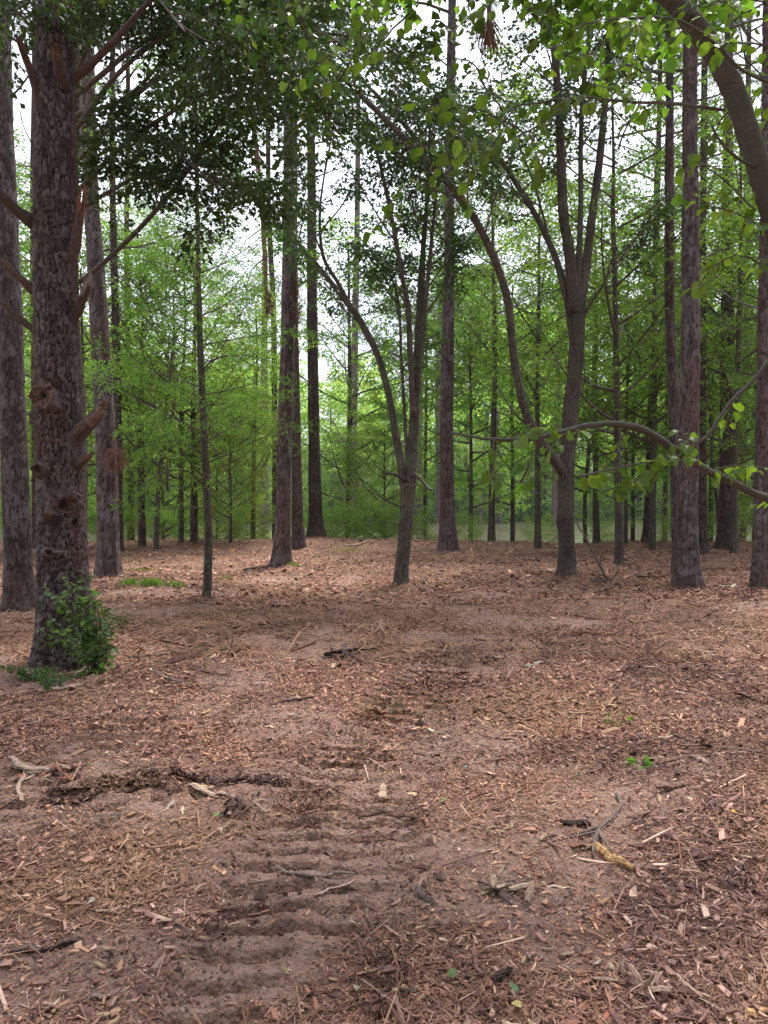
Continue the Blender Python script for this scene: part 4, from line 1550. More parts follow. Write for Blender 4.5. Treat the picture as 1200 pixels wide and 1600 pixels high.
# ---- tree hidden behind the near pine, whose boughs fill the upper left
def overhang():
    Yd = 9.2
    x0 = (118 - 600) / FPX * Yd
    o = (x0, Yd, ground_z(x0, Yd))
    r = root('hardwood_tree', o, 'dark leafy tree hidden behind the thick near pine, its boughs filling the upper left', 'tree')
    g = Geo()
    pts = np.array([(x0, Yd, o[2] - .2), (x0 + .02, Yd, 1.2), (x0 + .05, Yd - .05, 2.6), (x0 - .05, Yd, 4.2), (x0, Yd + .1, 6), (x0 + .1, Yd, 8.5)])
    q, rr = resample(pts, np.array([.12, .11, .1, .085, .07, .03]), .1)
    tube(g, q, rr, 14, disp=knobby(q, rr, 14, 3, .08, 4))
    obj('trunk', g.mesh('trunk', M['smooth'], o, smooth=True), r)
    gt, gl = Geo(), Geo()
    rg = np.random.default_rng(71)
    limbs = [([(125, 440, 9), (160, 412, 8), (215, 360, 8), (280, 285, 7), (340, 195, 6), (390, 110, 5), (455, 10, 4)], -2.0, 9),
             ([(120, 300, 9), (190, 230, 8), (260, 180, 7), (330, 140, 5), (400, 120, 3)], -2.8, 8),
             ([(120, 200, 9), (180, 120, 8), (250, 60, 7), (330, 10, 5), (420, -40, 3)], -2.5, 8),
             ([(118, 330, 8), (170, 300, 7), (230, 270, 6), (300, 270, 5), (350, 300, 3)], -1.6, 8),
             ([(118, 120, 8), (160, 20, 7), (220, -60, 6), (330, -120, 4)], -2.2, 7),
             ([(115, 150, 7), (60, 60, 6), (10, 0, 4), (-40, -30, 3)], -1.6, 6),
             ([(118, 60, 8), (100, -60, 7), (120, -180, 5)], -2.6, 6),
             ([(118, 60, 8), (70, -20, 6), (30, 10, 4), (-20, 50, 3)], -3.0, 7),
             ([(118, 20, 8), (180, -60, 6), (230, -20, 4), (290, 50, 3)], -3.6, 8),
             ([(118, 150, 9), (250, 50, 8), (400, 20, 6), (500, 50, 5), (590, 110, 3)], -3.2, 13),
             ([(118, 250, 9), (250, 120, 8), (380, 110, 6), (470, 150, 4), (520, 210, 3)], -1.2, 10),
             ([(118, 180, 8), (200, 150, 7), (290, 60, 5), (380, 20, 3)], -1.0, 9),
             ([(120, 250, 8), (180, 200, 7), (260, 230, 5), (340, 290, 3)], -2.2, 8)]
    for k, (pp, dY, nb) in enumerate(limbs):
        ql, rl = limb_part(r, o, pp, Yd, dY, 70 + k, m='twig', sides=8)
        for b in range(nb + 4):
            t = .28 + .72 * (b + rg.random()) / (nb + 4)
            i = min(int(t * (len(ql) - 1)), len(ql) - 2)
            a = rg.random() * 6.28
            bough(gt, gl, rg, ql[i], np.array([math.cos(a), math.sin(a) * .8, .1]) + nrm(ql[i + 1] - ql[i]) * .7, .55 + .6 * rg.random(), .009, sub=8, dens=70, spread=.16, size=.06, aspect=.68,
                  droop=.4, rise=.15, ca=(.022, .05, .014), cb=(.06, .11, .024), flat=.5, ldroop=.35)
    obj('twigs', gt.mesh('twigs', M['twig'], o), r)['kind'] = 'stuff'
    c = obj('crown', gl.mesh('crown', M['leaf_dark'], o), r)
    c['kind'] = 'stuff'


overhang()


# ---- the near leaning tree at right, with large round leaves
def round_leaf(rg, size, col):
    """heart-shaped leaf, base at the origin, tip along +Y, folded along the rib"""
    prof = [(0, 0), (.20, -.02), (.40, .10), (.48, .34), (.43, .60), (.25, .84), (.0, 1.02), (-.25, .84), (-.43, .60), (-.48, .34), (-.40, .10), (-.20, -.02)]
    g = Geo()
    wv_, fold_, curl_ = .78 + .25 * rg.random(), .1 + .45 * rg.random(), -.05 + .4 * rg.random()
    v = [(0, .45, 0)]
    for x, y_ in prof:
        v.append((x * wv_ + rg.normal(0, .022), y_ + rg.normal(0, .02), abs(x) * fold_ - curl_ * y_ * y_ + rg.normal(0, .03)))
    v = np.array(v) * size * .92
    k = len(prof)
    f = np.array([(0, 1 + i, 1 + (i + 1) % k) for i in range(k)])
    g.add(v, [f], col)
    return g


rg = np.random.default_rng(31)
LEAVES = []
for k in range(14):
    c = tints(rg, 1, ((.06, .12, .02), (.035, .075, .02), (.11, .17, .03))[k % 3], ((.11, .185, .04), (.05, .095, .03), (.15, .21, .045))[k % 3])[0]
    LEAVES.append(round_leaf(rg, 1.0, c).mesh('leaf', M['leaf_big']))


def place_leaves(r, o, paths, rg, size, gap, limit, count, gl_extra=None, hang=.35, meshes=None):
    """alternate leaves on stalks along twigs; the first LIMIT are parts, the rest go into one mesh"""
    gp = Geo()
    n_ = count
    for path in paths:
        path = np.asarray(path)
        seg = np.linalg.norm(np.diff(path, axis=0), axis=1)
        s = np.concatenate([[0], np.cumsum(seg)])
        t = gap * .6
        sgn = 1
        while t < s[-1]:
            p = np.array([np.interp(t, s, path[:, i]) for i in range(3)])
            i = min(np.searchsorted(s, t) - 1, len(path) - 2)
            tg = nrm(path[i + 1] - path[i])
            lat = nrm(np.cross(tg, [0, 0, 1]) + 1e-6)
            d = nrm(lat * sgn * (.7 + .5 * rg.random()) + tg * .5 + rg.normal(0, .35, 3) + np.array([0, 0, -hang]))
            st = size * (.3 + .4 * rg.random())
            b = p + d * st
            tube(gp, np.array([p, b]), np.array([.0014, .001]), 3, cap=False)
            D = nrm(d + np.array([0, 0, -.35]) + rg.normal(0, .2, 3))
            N = nrm(np.array([0, 0, 1.0]) + rg.normal(0, .55, 3))
            N = nrm(N - D * (N @ D))
            B = np.cross(D, N)
            sz = size * (.35 + .9 * rg.random() ** .8)
            me = (meshes or LEAVES)[int(rg.integers(len(meshes or LEAVES)))]
            if n_ < limit:
                ob = obj('leaf', me, r)
                from mathutils import Matrix
                mtx = Matrix(((B[0], D[0], N[0], b[0] - o[0]), (B[1], D[1], N[1], b[1] - o[1]), (B[2], D[2], N[2], b[2] - o[2]), (0, 0, 0, 1)))
                ob.matrix_local = mtx @ Matrix.Scale(sz, 4)
                n_ += 1
            elif gl_extra is not None:
                k = len(me.vertices)
                co_ = np.empty(k * 3)
                me.vertices.foreach_get('co', co_)
                co_ = co_.reshape(-1, 3) * sz
                v = b + co_[:, :1] * B + co_[:, 1:2] * D + co_[:, 2:] * N
                kk = k - 1
                f = np.array([(0, 1 + i, 1 + (i + 1) % kk) for i in range(kk)])
                gl_extra.add(v, [f], tints(rg, 1, (.085, .16, .025), (.15, .26, .045))[0])
            sgn = -sgn
            t += gap * (.6 + .8 * rg.random())
    return n_, gp


def near_tree():
    Yd = 3.9
    o = (3.15, 4.1, ground_z(3.15, 4.1))
    r = root('leaning_tree', o, 'near grey smooth-barked tree leaning in from the right with large round translucent leaves', 'tree')
    base = np.array([o[0], o[1], o[2] - .2])
    up, ur = px_path([(1340, 640, 48), (1262, 470, 40), (1209, 338, 35), (1170, 222, 35), (1130, 128, 33), (1075, 62, 30), (1008, 0, 27), (920, -60, 23), (820, -110, 18), (700, -150, 13), (560, -180, 7)], Yd)
    up[:, 1] = np.array([4.0, 3.95, 3.9, 3.88, 3.85, 3.8, 3.78, 3.8, 3.9, 4.1, 4.4])
    pts = np.vstack([base, [2.95, 4.08, .7], up])
    rad = np.concatenate([[.17, .14], ur])
    q, rr = resample(pts, rad, .03)
    g = Geo()
    tube(g, q, rr, 28, disp=knobby(q, rr, 28, 4, .07, 5) + (vn(np.zeros((len(q), 28)), np.arange(len(q))[:, None] * .9 + np.zeros((1, 28)), 9) - .5) * .006)
    obj('trunk', g.mesh('trunk', M['redbud'], o, smooth=True), r)
    rg = np.random.default_rng(131)

    def bl(pp, Y0, Y1, m='redbud', name='bough', sides=10):
        pts, rad = px_path(pp, 3.6)
        n_ = len(pp)
        P = np.array([at(p[0], p[1], Y0 + (Y1 - Y0) * k / (n_ - 1)) for k, p in enumerate(pp)])
        q, rr = resample(P, rad, .04)
        g = Geo()
        q = q + rg.normal(0, .0015, q.shape)
        tube(g, q, rr, sides, disp=knobby(q, rr, sides, 8, .10, 12))
        obj(name, g.mesh(name, M[m], o, smooth=True), r)
        return q

    low = bl([(1400, 850, 30), (1300, 815, 22), (1200, 780, 14), (1150, 757, 13), (1100, 732, 13), (1055, 703, 13), (1005, 672, 13), (962, 662, 10), (920, 665, 9), (870, 676, 8), (830, 686, 7), (780, 687, 5), (740, 683, 4), (706, 676, 3)], 3.9, 3.3)
    t1 = bl([(1200, 562, 7), (1180, 590, 6), (1140, 630, 6), (1105, 680, 5), (1060, 712, 3), (1030, 735, 3), (985, 755, 2), (940, 770, 2)], 3.7, 3.5, name='twig', sides=6)
    t2 = bl([(1133, 172, 6), (1060, 163, 6), (1010, 160, 5), (960, 157, 5), (905, 152, 4), (850, 160, 4), (800, 162, 3), (765, 140, 2)], 3.85, 3.5, name='twig', sides=6)
    t3 = bl([(905, 152, 3), (865, 180, 3), (825, 205, 3), (780, 225, 2), (720, 240, 2)], 3.6, 3.5, name='twig', sides=6)
    t4 = bl([(1230, 140, 5), (1160, 110, 5), (1110, 62, 5), (1060, 32, 4), (1000, 28, 4), (950, 32, 3)], 3.6, 3.3, name='twig', sides=6)
    t5 = bl([(1085, 105, 7), (1060, 111, 6), (1020, 113, 4), (1000, 112, 3)], 3.8, 3.6, name='twig', sides=6)
    t6 = bl([(1180, 262, 6), (1150, 245, 5), (1125, 220, 4), (1112, 196, 3)], 3.85, 3.6, name='twig', sides=6)
    t7 = bl([(903, 745, 4), (945, 735, 3), (995, 725, 3), (1060, 712, 3)], 3.4, 3.6, name='twig', sides=6)
    t8 = bl([(772, 687, 2), (772, 720, 2), (770, 748, 1.5), (757, 764, 1)], 3.35, 3.35, name='twig', sides=5)
    t9 = bl([(870, 778, 2), (850, 772, 2), (830, 770, 3)], 3.4, 3.3, name='twig', sides=5)
    # drooping leafy twigs from the part of the bough above the frame
    tw = []
    sp = [((870, -110), (820, -60), (760, 10), (700, 50)), ((760, -150), (690, -80), (620, -20), (560, 30)), ((640, -180), (560, -100), (500, -20), (440, 20)), ((700, -160), (720, -60), (740, 40), (760, 110)),
          ((600, -190), (590, -60), (560, 60), (510, 130)), ((820, -120), (850, -40), (860, 40), (800, 90)), ((760, 140), (740, 100), (700, 90), (650, 110)), ((720, 240), (690, 255), (660, 275), (620, 300)),
          ((740, 180), (700, 215), (650, 230), (610, 215)), ((770, 150), (790, 190), (760, 240), (720, 290)), ((600, -180), (480, -120), (400, -50), (330, 0)), ((520, -190), (420, -80), (380, 20), (390, 90)),
          ((560, 30), (530, 70), (500, 100), (450, 130)), ((650, 275), (690, 300), (720, 310), (740, 330)), ((600, 300), (615, 330), (600, 350), (575, 360)), ((820, 205), (760, 175), (700, 170), (650, 165)),
          ((940, 30), (900, 40), (860, 20), (820, 10)), ((960, 158), (940, 140), (915, 120), (890, 110)), ((950, 60), (930, 80), (900, 90), (870, 70)),
          ((1180, 330), (1130, 280), (1090, 260), (1060, 270)), ((1230, 380), (1150, 330), (1110, 320), (1075, 300)), ((1210, 420), (1150, 400), (1110, 420), (1090, 450)), ((1230, 100), (1180, 60), (1150, 20), (1110, -20)),
          ((1220, 200), (1190, 120), (1150, 80), (1120, 60)), ((1230, 30), (1180, 0), (1100, 10), (1050, 20)), ((1240, 250), (1190, 230), (1200, 180), (1180, 140)), ((1260, 420), (1210, 350), (1170, 340), (1140, 300)),
          ((1000, 112), (980, 100), (960, 110), (940, 100)), ((1140, 172), (1120, 200), (1100, 230), (1080, 240)), ((640, 20), (600, 60), (570, 90), (540, 100)), ((480, -40), (470, 20), (490, 70), (520, 100))]
    for k, s4 in enumerate(sp):
        y0 = 3.7 + .35 * rg.random()
        if s4[0][0] < 700 and s4[0][1] < 0:
            y0 = 4.1
        P = np.array([at(x, y_, y0 + rg.normal(0, .04)) for x, y_ in s4])
        q, rr = resample(P, np.linspace(.005, .0018, 4), .05)
        q = q + rg.normal(0, .004, q.shape)
        g = Geo()
        tube(g, q, rr, 5)
        obj('twig', g.mesh('twig', M['twig'], o), r)
        tw.append(q)
    side_tw = []
    for src, n_, L in ((low, 7, .24), (t1, 4, .16), (t2, 7, .2), (t4, 6, .22), (t7, 3, .16), (t3, 3, .16)):
        for k in range(n_):
            i = int(len(src) * (.25 + .72 * (k + rg.random()) / n_))
            i = min(i, len(src) - 2)
            d = nrm(rg.normal(0, 1, 3) * np.array([1, .6, .7]) + nrm(src[i + 1] - src[i]) * .8 + np.array([0, 0, -.1]))
            l = L * (.5 + .8 * rg.random())
            side_tw.append(np.array([src[i], src[i] + d * l * .5, src[i] + d * l + np.array([0, 0, -.04])]))
    gst = Geo()
    for s3 in side_tw:
        tube(gst, s3, np.array([.003, .0022, .0015]), 4)
    obj('twigs', gst.mesh('twigs', M['twig'], o), r)['kind'] = 'stuff'
    gx = Geo()
    lows = [s for s in side_tw]
    allp = tw + lows + [t1[len(t1) // 2:], t2[len(t2) // 3:], t3, t4[len(t4) // 3:], t7, t8]
    c = 0
    order = list(range(len(allp)))
    rg.shuffle(order)
    stalks = Geo()
    for i in order:
        c, gp = place_leaves(r, o, [allp[i]], rg, .062, .030, 290, c, gx)
        if gp.v:
            for v, f in zip(gp.v, [0]):
                pass
            stalks.v += gp.v
            stalks.c += gp.c
            stalks.f += [f + stalks.nv for f in gp.f]
            stalks.nv += gp.nv
    obj('leaf_stalks', stalks.mesh('leaf_stalks', M['leaf_big'], o), r)['kind'] = 'stuff'
    if gx.v:
        f = obj('crown', gx.mesh('crown', M['leaf_big'], o), r)
        f['kind'] = 'stuff'
    # smaller leaves further out on the unseen crown above, shading the near ground
    gt, gl = Geo(), Geo()
    for k in range(26):
        a = rg.random() * 6.28
        i = int(len(q) * .5)
        c0 = pts[-1 - int(rg.integers(6))]
        bough(gt, gl, rg, c0 + np.array([0, .2, .5]), (math.cos(a), abs(math.sin(a)) * .8 + .3, .5), 1.3 + rg.random(), .012, sub=9, dens=34, spread=.2, size=.08, aspect=.9, ca=(.06, .12, .02), cb=(.10, .18, .03))
    obj('twigs', gt.mesh('twigs', M['twig'], o), r)['kind'] = 'stuff'
    obj('crown', gl.mesh('crown', M['leaf_big'], o), r)['kind'] = 'stuff'


near_tree()


# ================================================================== SHRUB and small plants
def shrub():
    x0, y0 = on_ground(150, 1052)
    o = (x0, y0, ground_z(x0, y0))
    r = root('shrub', o, 'leafy young shrub growing against the foot of the thick near pine', 'shrub')
    rg = np.random.default_rng(17)
    meshes = []
    for k in range(7):
        c = tints(rg, 1, (.10, .17, .08), (.17, .25, .12))[0]
        g = Geo()
        pr = [(0, 0), (.22, .18), (.30, .42), (.22, .72), (0, 1.0), (-.22, .72), (-.30, .42), (-.22, .18)]
        v = [(0, .45, 0)] + [(x, y_, abs(x) * .35 - .15 * y_ * y_) for x, y_ in pr]
        g.add(np.array(v), [np.array([(0, 1 + i, 1 + (i + 1) % 8) for i in range(8)])], c)
        meshes.append(g.mesh('leaf', M['leaf_mid']))
    paths = []
    ends = [(68, 912), (100, 905), (135, 898), (148, 930), (165, 945), (178, 960), (160, 985), (150, 1010), (100, 950), (75, 965), (62, 1000), (60, 985), (110, 990), (125, 1000), (170, 1010), (140, 920), (118, 925), (95, 985), (165, 1035), (120, 1052), (108, 1060), (150, 1058), (85, 930), (130, 960), (150, 965), (128, 940), (158, 1000), (140, 1030)]
    for k, (ex, ey) in enumerate(ends):
        base = np.array([o[0] + rg.normal(0, .03), o[1] + rg.normal(0, .03), o[2]])
        yk = y0 - .12 + rg.normal(0, .09)
        e = at(ex, ey, min(yk, y0 + .05))
        mid = (base + e) / 2 + np.array([.04, 0, .05]) + rg.normal(0, .02, 3)
        q, rr = resample(np.array([base, mid, e]), np.array([.007, .004, .0015]), .04)
        g = Geo()
        tube(g, q, rr, 5)
        obj('stem', g.mesh('stem', M['twig'], o), r)
        paths.append(q[len(q) // 4:])
    gx = Geo()
    c, gp = place_leaves(r, o, paths, rg, .066, .024, 290, 0, gx, hang=.1, meshes=meshes)
    if gx.v:
        obj('small_leaves', gx.mesh('small_leaves', M['leaf_mid'], o), r)['kind'] = 'stuff'
    obj('leaf_stalks', gp.mesh('leaf_stalks', M['leaf_mid'], o), r)['kind'] = 'stuff'
    gt, gl = Geo(), Geo()
    for q in paths:
        spray(gl, rg, q, 45, .07, .045, .6, (.06, .12, .045), (.11, .18, .07))
    obj('foliage', gl.mesh('foliage', M['leaf_mid'], o), r)['kind'] = 'stuff'


shrub()


def seedling(px, py, h, label, seed, n_=7, size=.05, pal=((.05, .11, .04), (.09, .16, .05)), spread_=.16, aspect=.55):
    x0, y0 = on_ground(px, py)
    o = (x0, y0, ground_z(x0, y0))
    r = root('seedling', o, label, 'small plant')
    rg = np.random.default_rng(seed)
    gt, gl = Geo(), Geo()
    for k in range(n_):
        a = rg.random() * 6.28
        e = np.array(o) + np.array([math.cos(a) * spread_, math.sin(a) * spread_ * .6, h * (.5 + .6 * rg.random())])
        q = np.array([o, (np.array(o) + e) / 2 + np.array([0, 0, h * .15]), e])
        tube(gt, q, np.array([.003, .002, .001]), 4)
        spray(gl, rg, q, 80, .06, size, aspect, *pal)
    obj('stems', gt.mesh('stems', M['twig'], o), r)
    obj('foliage', gl.mesh('foliage', M['leaf_mid'], o), r)['kind'] = 'stuff'


seedling(48, 1062, .12, 'low green seedlings left of the shrub at the pine foot', 1, 12, .045, spread_=.2)
seedling(85, 1078, .14, 'small dark green seedling in front of the thick near pine', 2, 12, .04, spread_=.14)
seedling(185, 985, .22, 'thin yellow-green sprig right of the shrub', 3, 5, .04, ((.09, .14, .03), (.12, .18, .04)))
seedling(333, 1018, .06, 'tiny green sprout by the reddish log', 4, 4, .03)
seedling(1003, 1197, .04, 'tiny green broad-leaved sprout on the right mulch', 5, 4, .05, ((.08, .16, .03), (.10, .2, .04)), .05, .8)
seedling(966, 1130, .03, 'flattened green leafy sprig in the chips at right', 6, 5, .045, ((.09, .17, .03), (.12, .22, .04)), .08, .6)
seedling(712, 945, .10, 'short dead brown stem tuft in the middle of the clearing', 7, 5, .03, ((.2, .12, .08), (.25, .16, .1)), .04, .2)
seedling(600, 1118 + 0, .03, 'tiny sprout in the near track at the centre', 8, 3, .03)


def grass(px, py, wpx, n_, label, col, hgt, seed):
    rg = np.random.default_rng(seed)
    x0, y0 = on_ground(px, py)
    wd = wpx / FPX * y0
    x = x0 + rg.normal(0, wd * .3, n_)
    y_ = y0 + rg.normal(0, wd * .18, n_)
    z = height(x, y_)
    a = rg.random(n_) * 6.28
    D = np.stack([np.cos(a) * .35, np.sin(a) * .35, np.ones(n_)], 1)
    N = rg.normal(0, 1, (n_, 3))
    g = Geo()
    L = hgt * (.5 + .8 * rg.random(n_))
    leaf_quads(g, np.stack([x, y_, z], 1), D, N, L, np.full(n_, .008), tints(rg, n_, col, tuple(v * 1.5 for v in col)))
    o = obj('grass', g.mesh('grass', M['leaf_mid'], (x0, y0, ground_z(x0, y0))), kind='stuff', loc=(x0, y0, ground_z(x0, y0)))
    o['label'] = label


grass(203, 917, 22, 420, 'fresh green grass tuft right of the pine with the brown clump', (.09, .16, .03), .14, 1)
grass(236, 916, 26, 520, 'middle green grass tuft in the row at left', (.10, .17, .03), .14, 2)
grass(272, 917, 24, 300, 'paler grass tuft nearest the slender sapling', (.11, .16, .05), .10, 3)
grass(222, 893, 36, 320, 'yellow-green grass further back at left', (.14, .18, .04), .08, 4)
grass(355, 905, 16, 120, 'small sparse grass right of the slender sapling', (.12, .17, .05), .08, 5)
grass(458, 886, 22, 160, 'short grass at the foot of the straight pine', (.10, .13, .05), .08, 6)
grass(545, 862, 60, 300, 'thin yellow-green grass on the bank at centre left', (.13, .17, .05), .10, 7)
grass(40, 915, 40, 140, 'thin grass between the pines at left', (.10, .14, .05), .08, 8)


# ================================================================== DEAD WOOD on the ground
def stick(px, py, px2, py2, rpx, label, col, seed, name='stick', bend=.035, cat='stick', sides=9, forks=0, lift=.0, splint=False, flat=1.0):
    rg = np.random.default_rng(seed)
    a = on_ground(px, py)
    b = on_ground(px2, py2)
    ym = (a[1] + b[1]) / 2
    r_ = rpx * .5 / FPX * ym
    n_ = 7
    t = np.linspace(0, 1, n_)
    L = math.hypot(b[0] - a[0], b[1] - a[1])
    x = a[0] + (b[0] - a[0]) * t
    y_ = a[1] + (b[1] - a[1]) * t
    nx, ny = -(b[1] - a[1]) / max(L, .01), (b[0] - a[0]) / max(L, .01)
    wob = bend * L * np.sin(t * math.pi * (1 + rg.random())) * (1 if rg.random() < .5 else -1) + rg.normal(0, .01 * L, n_)
    x = x + nx * wob
    y_ = y_ + ny * wob
    h = height(x, y_)
    z = np.maximum(h, np.percentile(h, 60)) + r_ * .7 * flat + lift + rg.normal(0, .004, n_)
    pts = np.stack([x, y_, z], 1)
    rad = r_ * (1 - .25 * t) * (1 + rg.normal(0, .1, n_))
    rad[0] *= .7
    rad[-1] *= .5
    q, rr = resample(pts, rad, max(.012, L / 22))
    o = pts[0].copy()
    g = Geo()
    colr = np.array(col)
    k = len(q)
    dsp = knobby(q, rr, sides, seed, .22, 20) + rr[:, None] * (.2 * rg.normal(0, 1, (1, sides)) + .06 * rg.normal(0, 1, (k, sides)))
    q = q + rg.normal(0, r_ * .09, q.shape)
    d_, a_ = rings(q, rr, sides)
    cc = colr[None, None] * (.4 + .85 * rg.random((1, sides, 1))) * (.7 + .5 * rg.random((k, 1, 1)))
    v = q[:, None, :] + d_ * (rr[:, None] + dsp)[:, :, None]
    v[..., 2] = q[:, None, 2] + (v[..., 2] - q[:, None, 2]) * flat
    if splint:
        tg = nrm(q[-1] - q[-2])
        v[-1] += tg * rg.random((sides, 1)) * L * .12
        v[0] -= tg * rg.random((sides, 1)) * L * .10
    g.add(v, [grid_faces(k, sides), ((k - 1) * sides + np.arange(sides))[None], np.arange(sides)[::-1][None]], cc.reshape(-1, 3) * np.ones((k * sides, 1)))
    ob = obj(name, g.mesh(name, M['wood'], o, smooth=False), loc=o)
    if forks:
        for f in range(forks):
            i = int(k * (.3 + .5 * rg.random()))
            ang = math.atan2(q[-1][1] - q[0][1], q[-1][0] - q[0][0]) + (.6 + .4 * rg.random()) * (1 if f % 2 else -1)
            l = L * (.2 + .2 * rg.random())
            e = q[i] + np.array([math.cos(ang) * l, math.sin(ang) * l, .01])
            e[2] = ground_z(e[0], e[1]) + r_ * .4
            g2 = Geo()
            tube(g2, np.array([q[i], (q[i] + e) / 2 + rg.normal(0, .004, 3), e]), np.array([rr[i] * .6, rr[i] * .5, rr[i] * .2]), 7, colr * .9)
            obj('side_branch', g2.mesh('side_branch', M['wood'], o), ob)
    tag(ob, label, cat)
    return ob


BRN, DRK, GRY, PAL, ORG, REDB = (.19, .11, .085), (.065, .04, .035), (.22, .15, .125), (.36, .25, .19), (.52, .30, .13), (.19, .09, .07)
stick(262, 1040, 322, 1030, 11, 'reddish rotting log lying right of the shrub', REDB, 1, 'log', cat='log', splint=True)
stick(213, 1012, 243, 1021, 6, 'pale short stick above the reddish log', PAL, 2, splint=True)
stick(200, 1030, 265, 1027, 5, 'grey thin stick touching the left end of the reddish log', GRY, 3)
stick(512, 1026, 580, 1020, 12, 'dark charred log in the middle distance of the clearing', DRK, 4, 'log', cat='log', splint=True)
stick(822, 1041, 850, 1034, 9, 'pale grey flat bark piece right of centre', (.42, .36, .31), 5, 'bark_piece', cat='bark piece', flat=.4, splint=True)
stick(855, 1040, 900, 1042, 3, 'thin pale stick right of the grey bark piece', GRY, 6)
stick(802, 1150, 864, 1142, 11, 'flat curled brown bark plank right of centre', (.34, .22, .17), 7, 'bark_piece', cat='bark piece', flat=.3, bend=.08, splint=True)
stick(596, 1262, 600, 1228, 13, 'blunt pale yellow wood chunk standing out at the centre', (.42, .30, .20), 8, 'wood_chunk', cat='wood chunk', bend=.0, sides=7)
stick(560, 1276, 672, 1274, 7, 'thin brown stick lying across below the pale chunk', BRN, 9)
stick(966, 1246, 928, 1345, 10, 'weathered forked grey-brown branch in the right foreground', (.20, .145, .12), 10, 'branch', cat='branch', forks=3, bend=.04, sides=10)
stick(1012, 1269, 962, 1297, 4, 'thin curved brown twig branching off beside the forked branch', BRN, 11, 'twig', cat='twig')
stick(930, 1328, 984, 1362, 17, 'orange peeled log with a broken end in the right foreground', ORG, 12, 'log', cat='log', splint=True, sides=12)
stick(876, 1287, 924, 1294, 9, 'dark short stick left of the forked branch', DRK, 13)
stick(906, 1325, 935, 1333, 6, 'dark stub under the orange peeled log', DRK, 14)
stick(1022, 1382, 1060, 1393, 8, 'pale cream splinter at right', (.60, .50, .38), 15, 'splinter', cat='splinter', flat=.4, splint=True)
stick(1028, 1412, 1064, 1422, 8, 'curled tan bark strip below the cream splinter', (.42, .30, .22), 16, 'bark_piece', cat='bark piece', flat=.35)
stick(1002, 1455, 1018, 1418, 8, 'thin grey-brown bark strip standing near the tan strip', GRY, 17, 'bark_piece', cat='bark piece', flat=.5)
stick(848, 1385, 896, 1391, 7, 'flat pale curled splinter near the bark heap', (.45, .33, .23), 18, 'splinter', cat='splinter', flat=.4, splint=True)
stick(435, 1380, 545, 1392, 8, 'bleached forked splinter lying across the tread marks', (.36, .26, .21), 19, 'splinter', cat='splinter', forks=2, splint=True, bend=.10)
stick(495, 1402, 550, 1392, 11, 'broad pale splinter under the bleached one', (.32, .21, .17), 20, 'splinter', cat='splinter', flat=.5, splint=True)
stick(303, 1237, 352, 1244, 12, 'tan split board stub on the root clump', (.38, .26, .19), 21, 'splinter', cat='splinter', flat=.4, splint=True)
stick(574, 1440, 574, 1418, 5, 'small upright tan peg in the tread marks', (.36, .23, .17), 22, 'peg', cat='peg', bend=0)
stick(20, 1188, 95, 1214, 14, 'shredded pale wood splinter at the left edge', (.45, .32, .25), 23, 'splinter', cat='splinter', splint=True, flat=.6)
stick(80, 1212, 125, 1203, 12, 'dark red shredded stump piece beside the pale splinter', REDB, 24, 'wood_chunk', cat='wood chunk', splint=True)
stick(32, 1256, 38, 1212, 7, 'short pale stick upright near the left edge', (.38, .26, .20), 25)
stick(150, 1284, 225, 1270, 4, 'thin pale stick below the dark soil ridge at left', GRY, 26)
stick(110, 1372, 185, 1358, 5, 'thin dark-tan stick at left in the foreground', BRN, 27)
stick(150, 1425, 225, 1414, 6, 'tan stick left of the tread marks', (.34, .23, .17), 28)
stick(20, 1490, 115, 1474, 10, 'dark ragged stick half sunk in the soil at lower left', DRK, 29, splint=True)
stick(1130, 1590, 1200, 1582, 22, 'bright orange split wood at the bottom right corner', (.55, .32, .14), 30, 'wood_chunk', cat='wood chunk', flat=.5, splint=True, sides=12)
stick(140, 1566, 176, 1556, 18, 'dark curled bark piece at the lower left', (.17, .11, .09), 31, 'bark_piece', cat='bark piece', flat=.5)
stick(622, 1552, 660, 1556, 7, 'dark short stick at bottom centre', DRK, 32)
stick(772, 1535, 800, 1520, 14, 'dark wet wood lump right of the tread marks', DRK, 33, 'wood_chunk', cat='wood chunk', splint=True)
stick(650, 1398, 680, 1416, 12, 'dark stub at the right end of the tread marks', (.13, .09, .08), 34)
stick(985, 1500, 1045, 1560, 3, 'long thin twig in the lower right', BRN, 35, 'twig', cat='twig')
stick(1075, 940, 1100, 946, 4, 'pale fallen stick near the reddish pine', PAL, 36)
stick(880, 958, 952, 970, 4, 'long thin orange stick below the forked tree', (.40, .24, .15), 37)
stick(985, 1052, 1040, 1058, 4, 'thin pale stick at right in the middle distance', GRY, 38)
stick(1056, 1084, 1110, 1087, 7, 'cream curled splinter at right in the middle distance', PAL, 39, 'splinter', cat='splinter', flat=.5)
stick(1072, 1128, 1110, 1116, 8, 'pale bark strip at right above the sprig', GRY, 40, 'bark_piece', cat='bark piece', flat=.4)
stick(1010, 1160, 1056, 1150, 7, 'tan splinter beside the small broad-leaved sprout', (.40, .28, .2), 41, 'splinter', cat='splinter', flat=.4)
stick(1078, 1182, 1108, 1195, 10, 'pale wood flake in the dark right-hand litter', PAL, 42, 'splinter', cat='splinter', flat=.4)
stick(1140, 1172, 1195, 1182, 7, 'pale grey stick by the right edge', GRY, 43)
stick(1110, 1262, 1160, 1250, 12, 'purple-brown bark slab in the dark right-hand litter', (.21, .12, .11), 44, 'bark_piece', cat='bark piece', flat=.4)
stick(1030, 1238, 1085, 1228, 14, 'shaggy reddish bark piece in the dark right-hand litter', (.22, .12, .09), 45, 'bark_piece', cat='bark piece', flat=.5, splint=True)
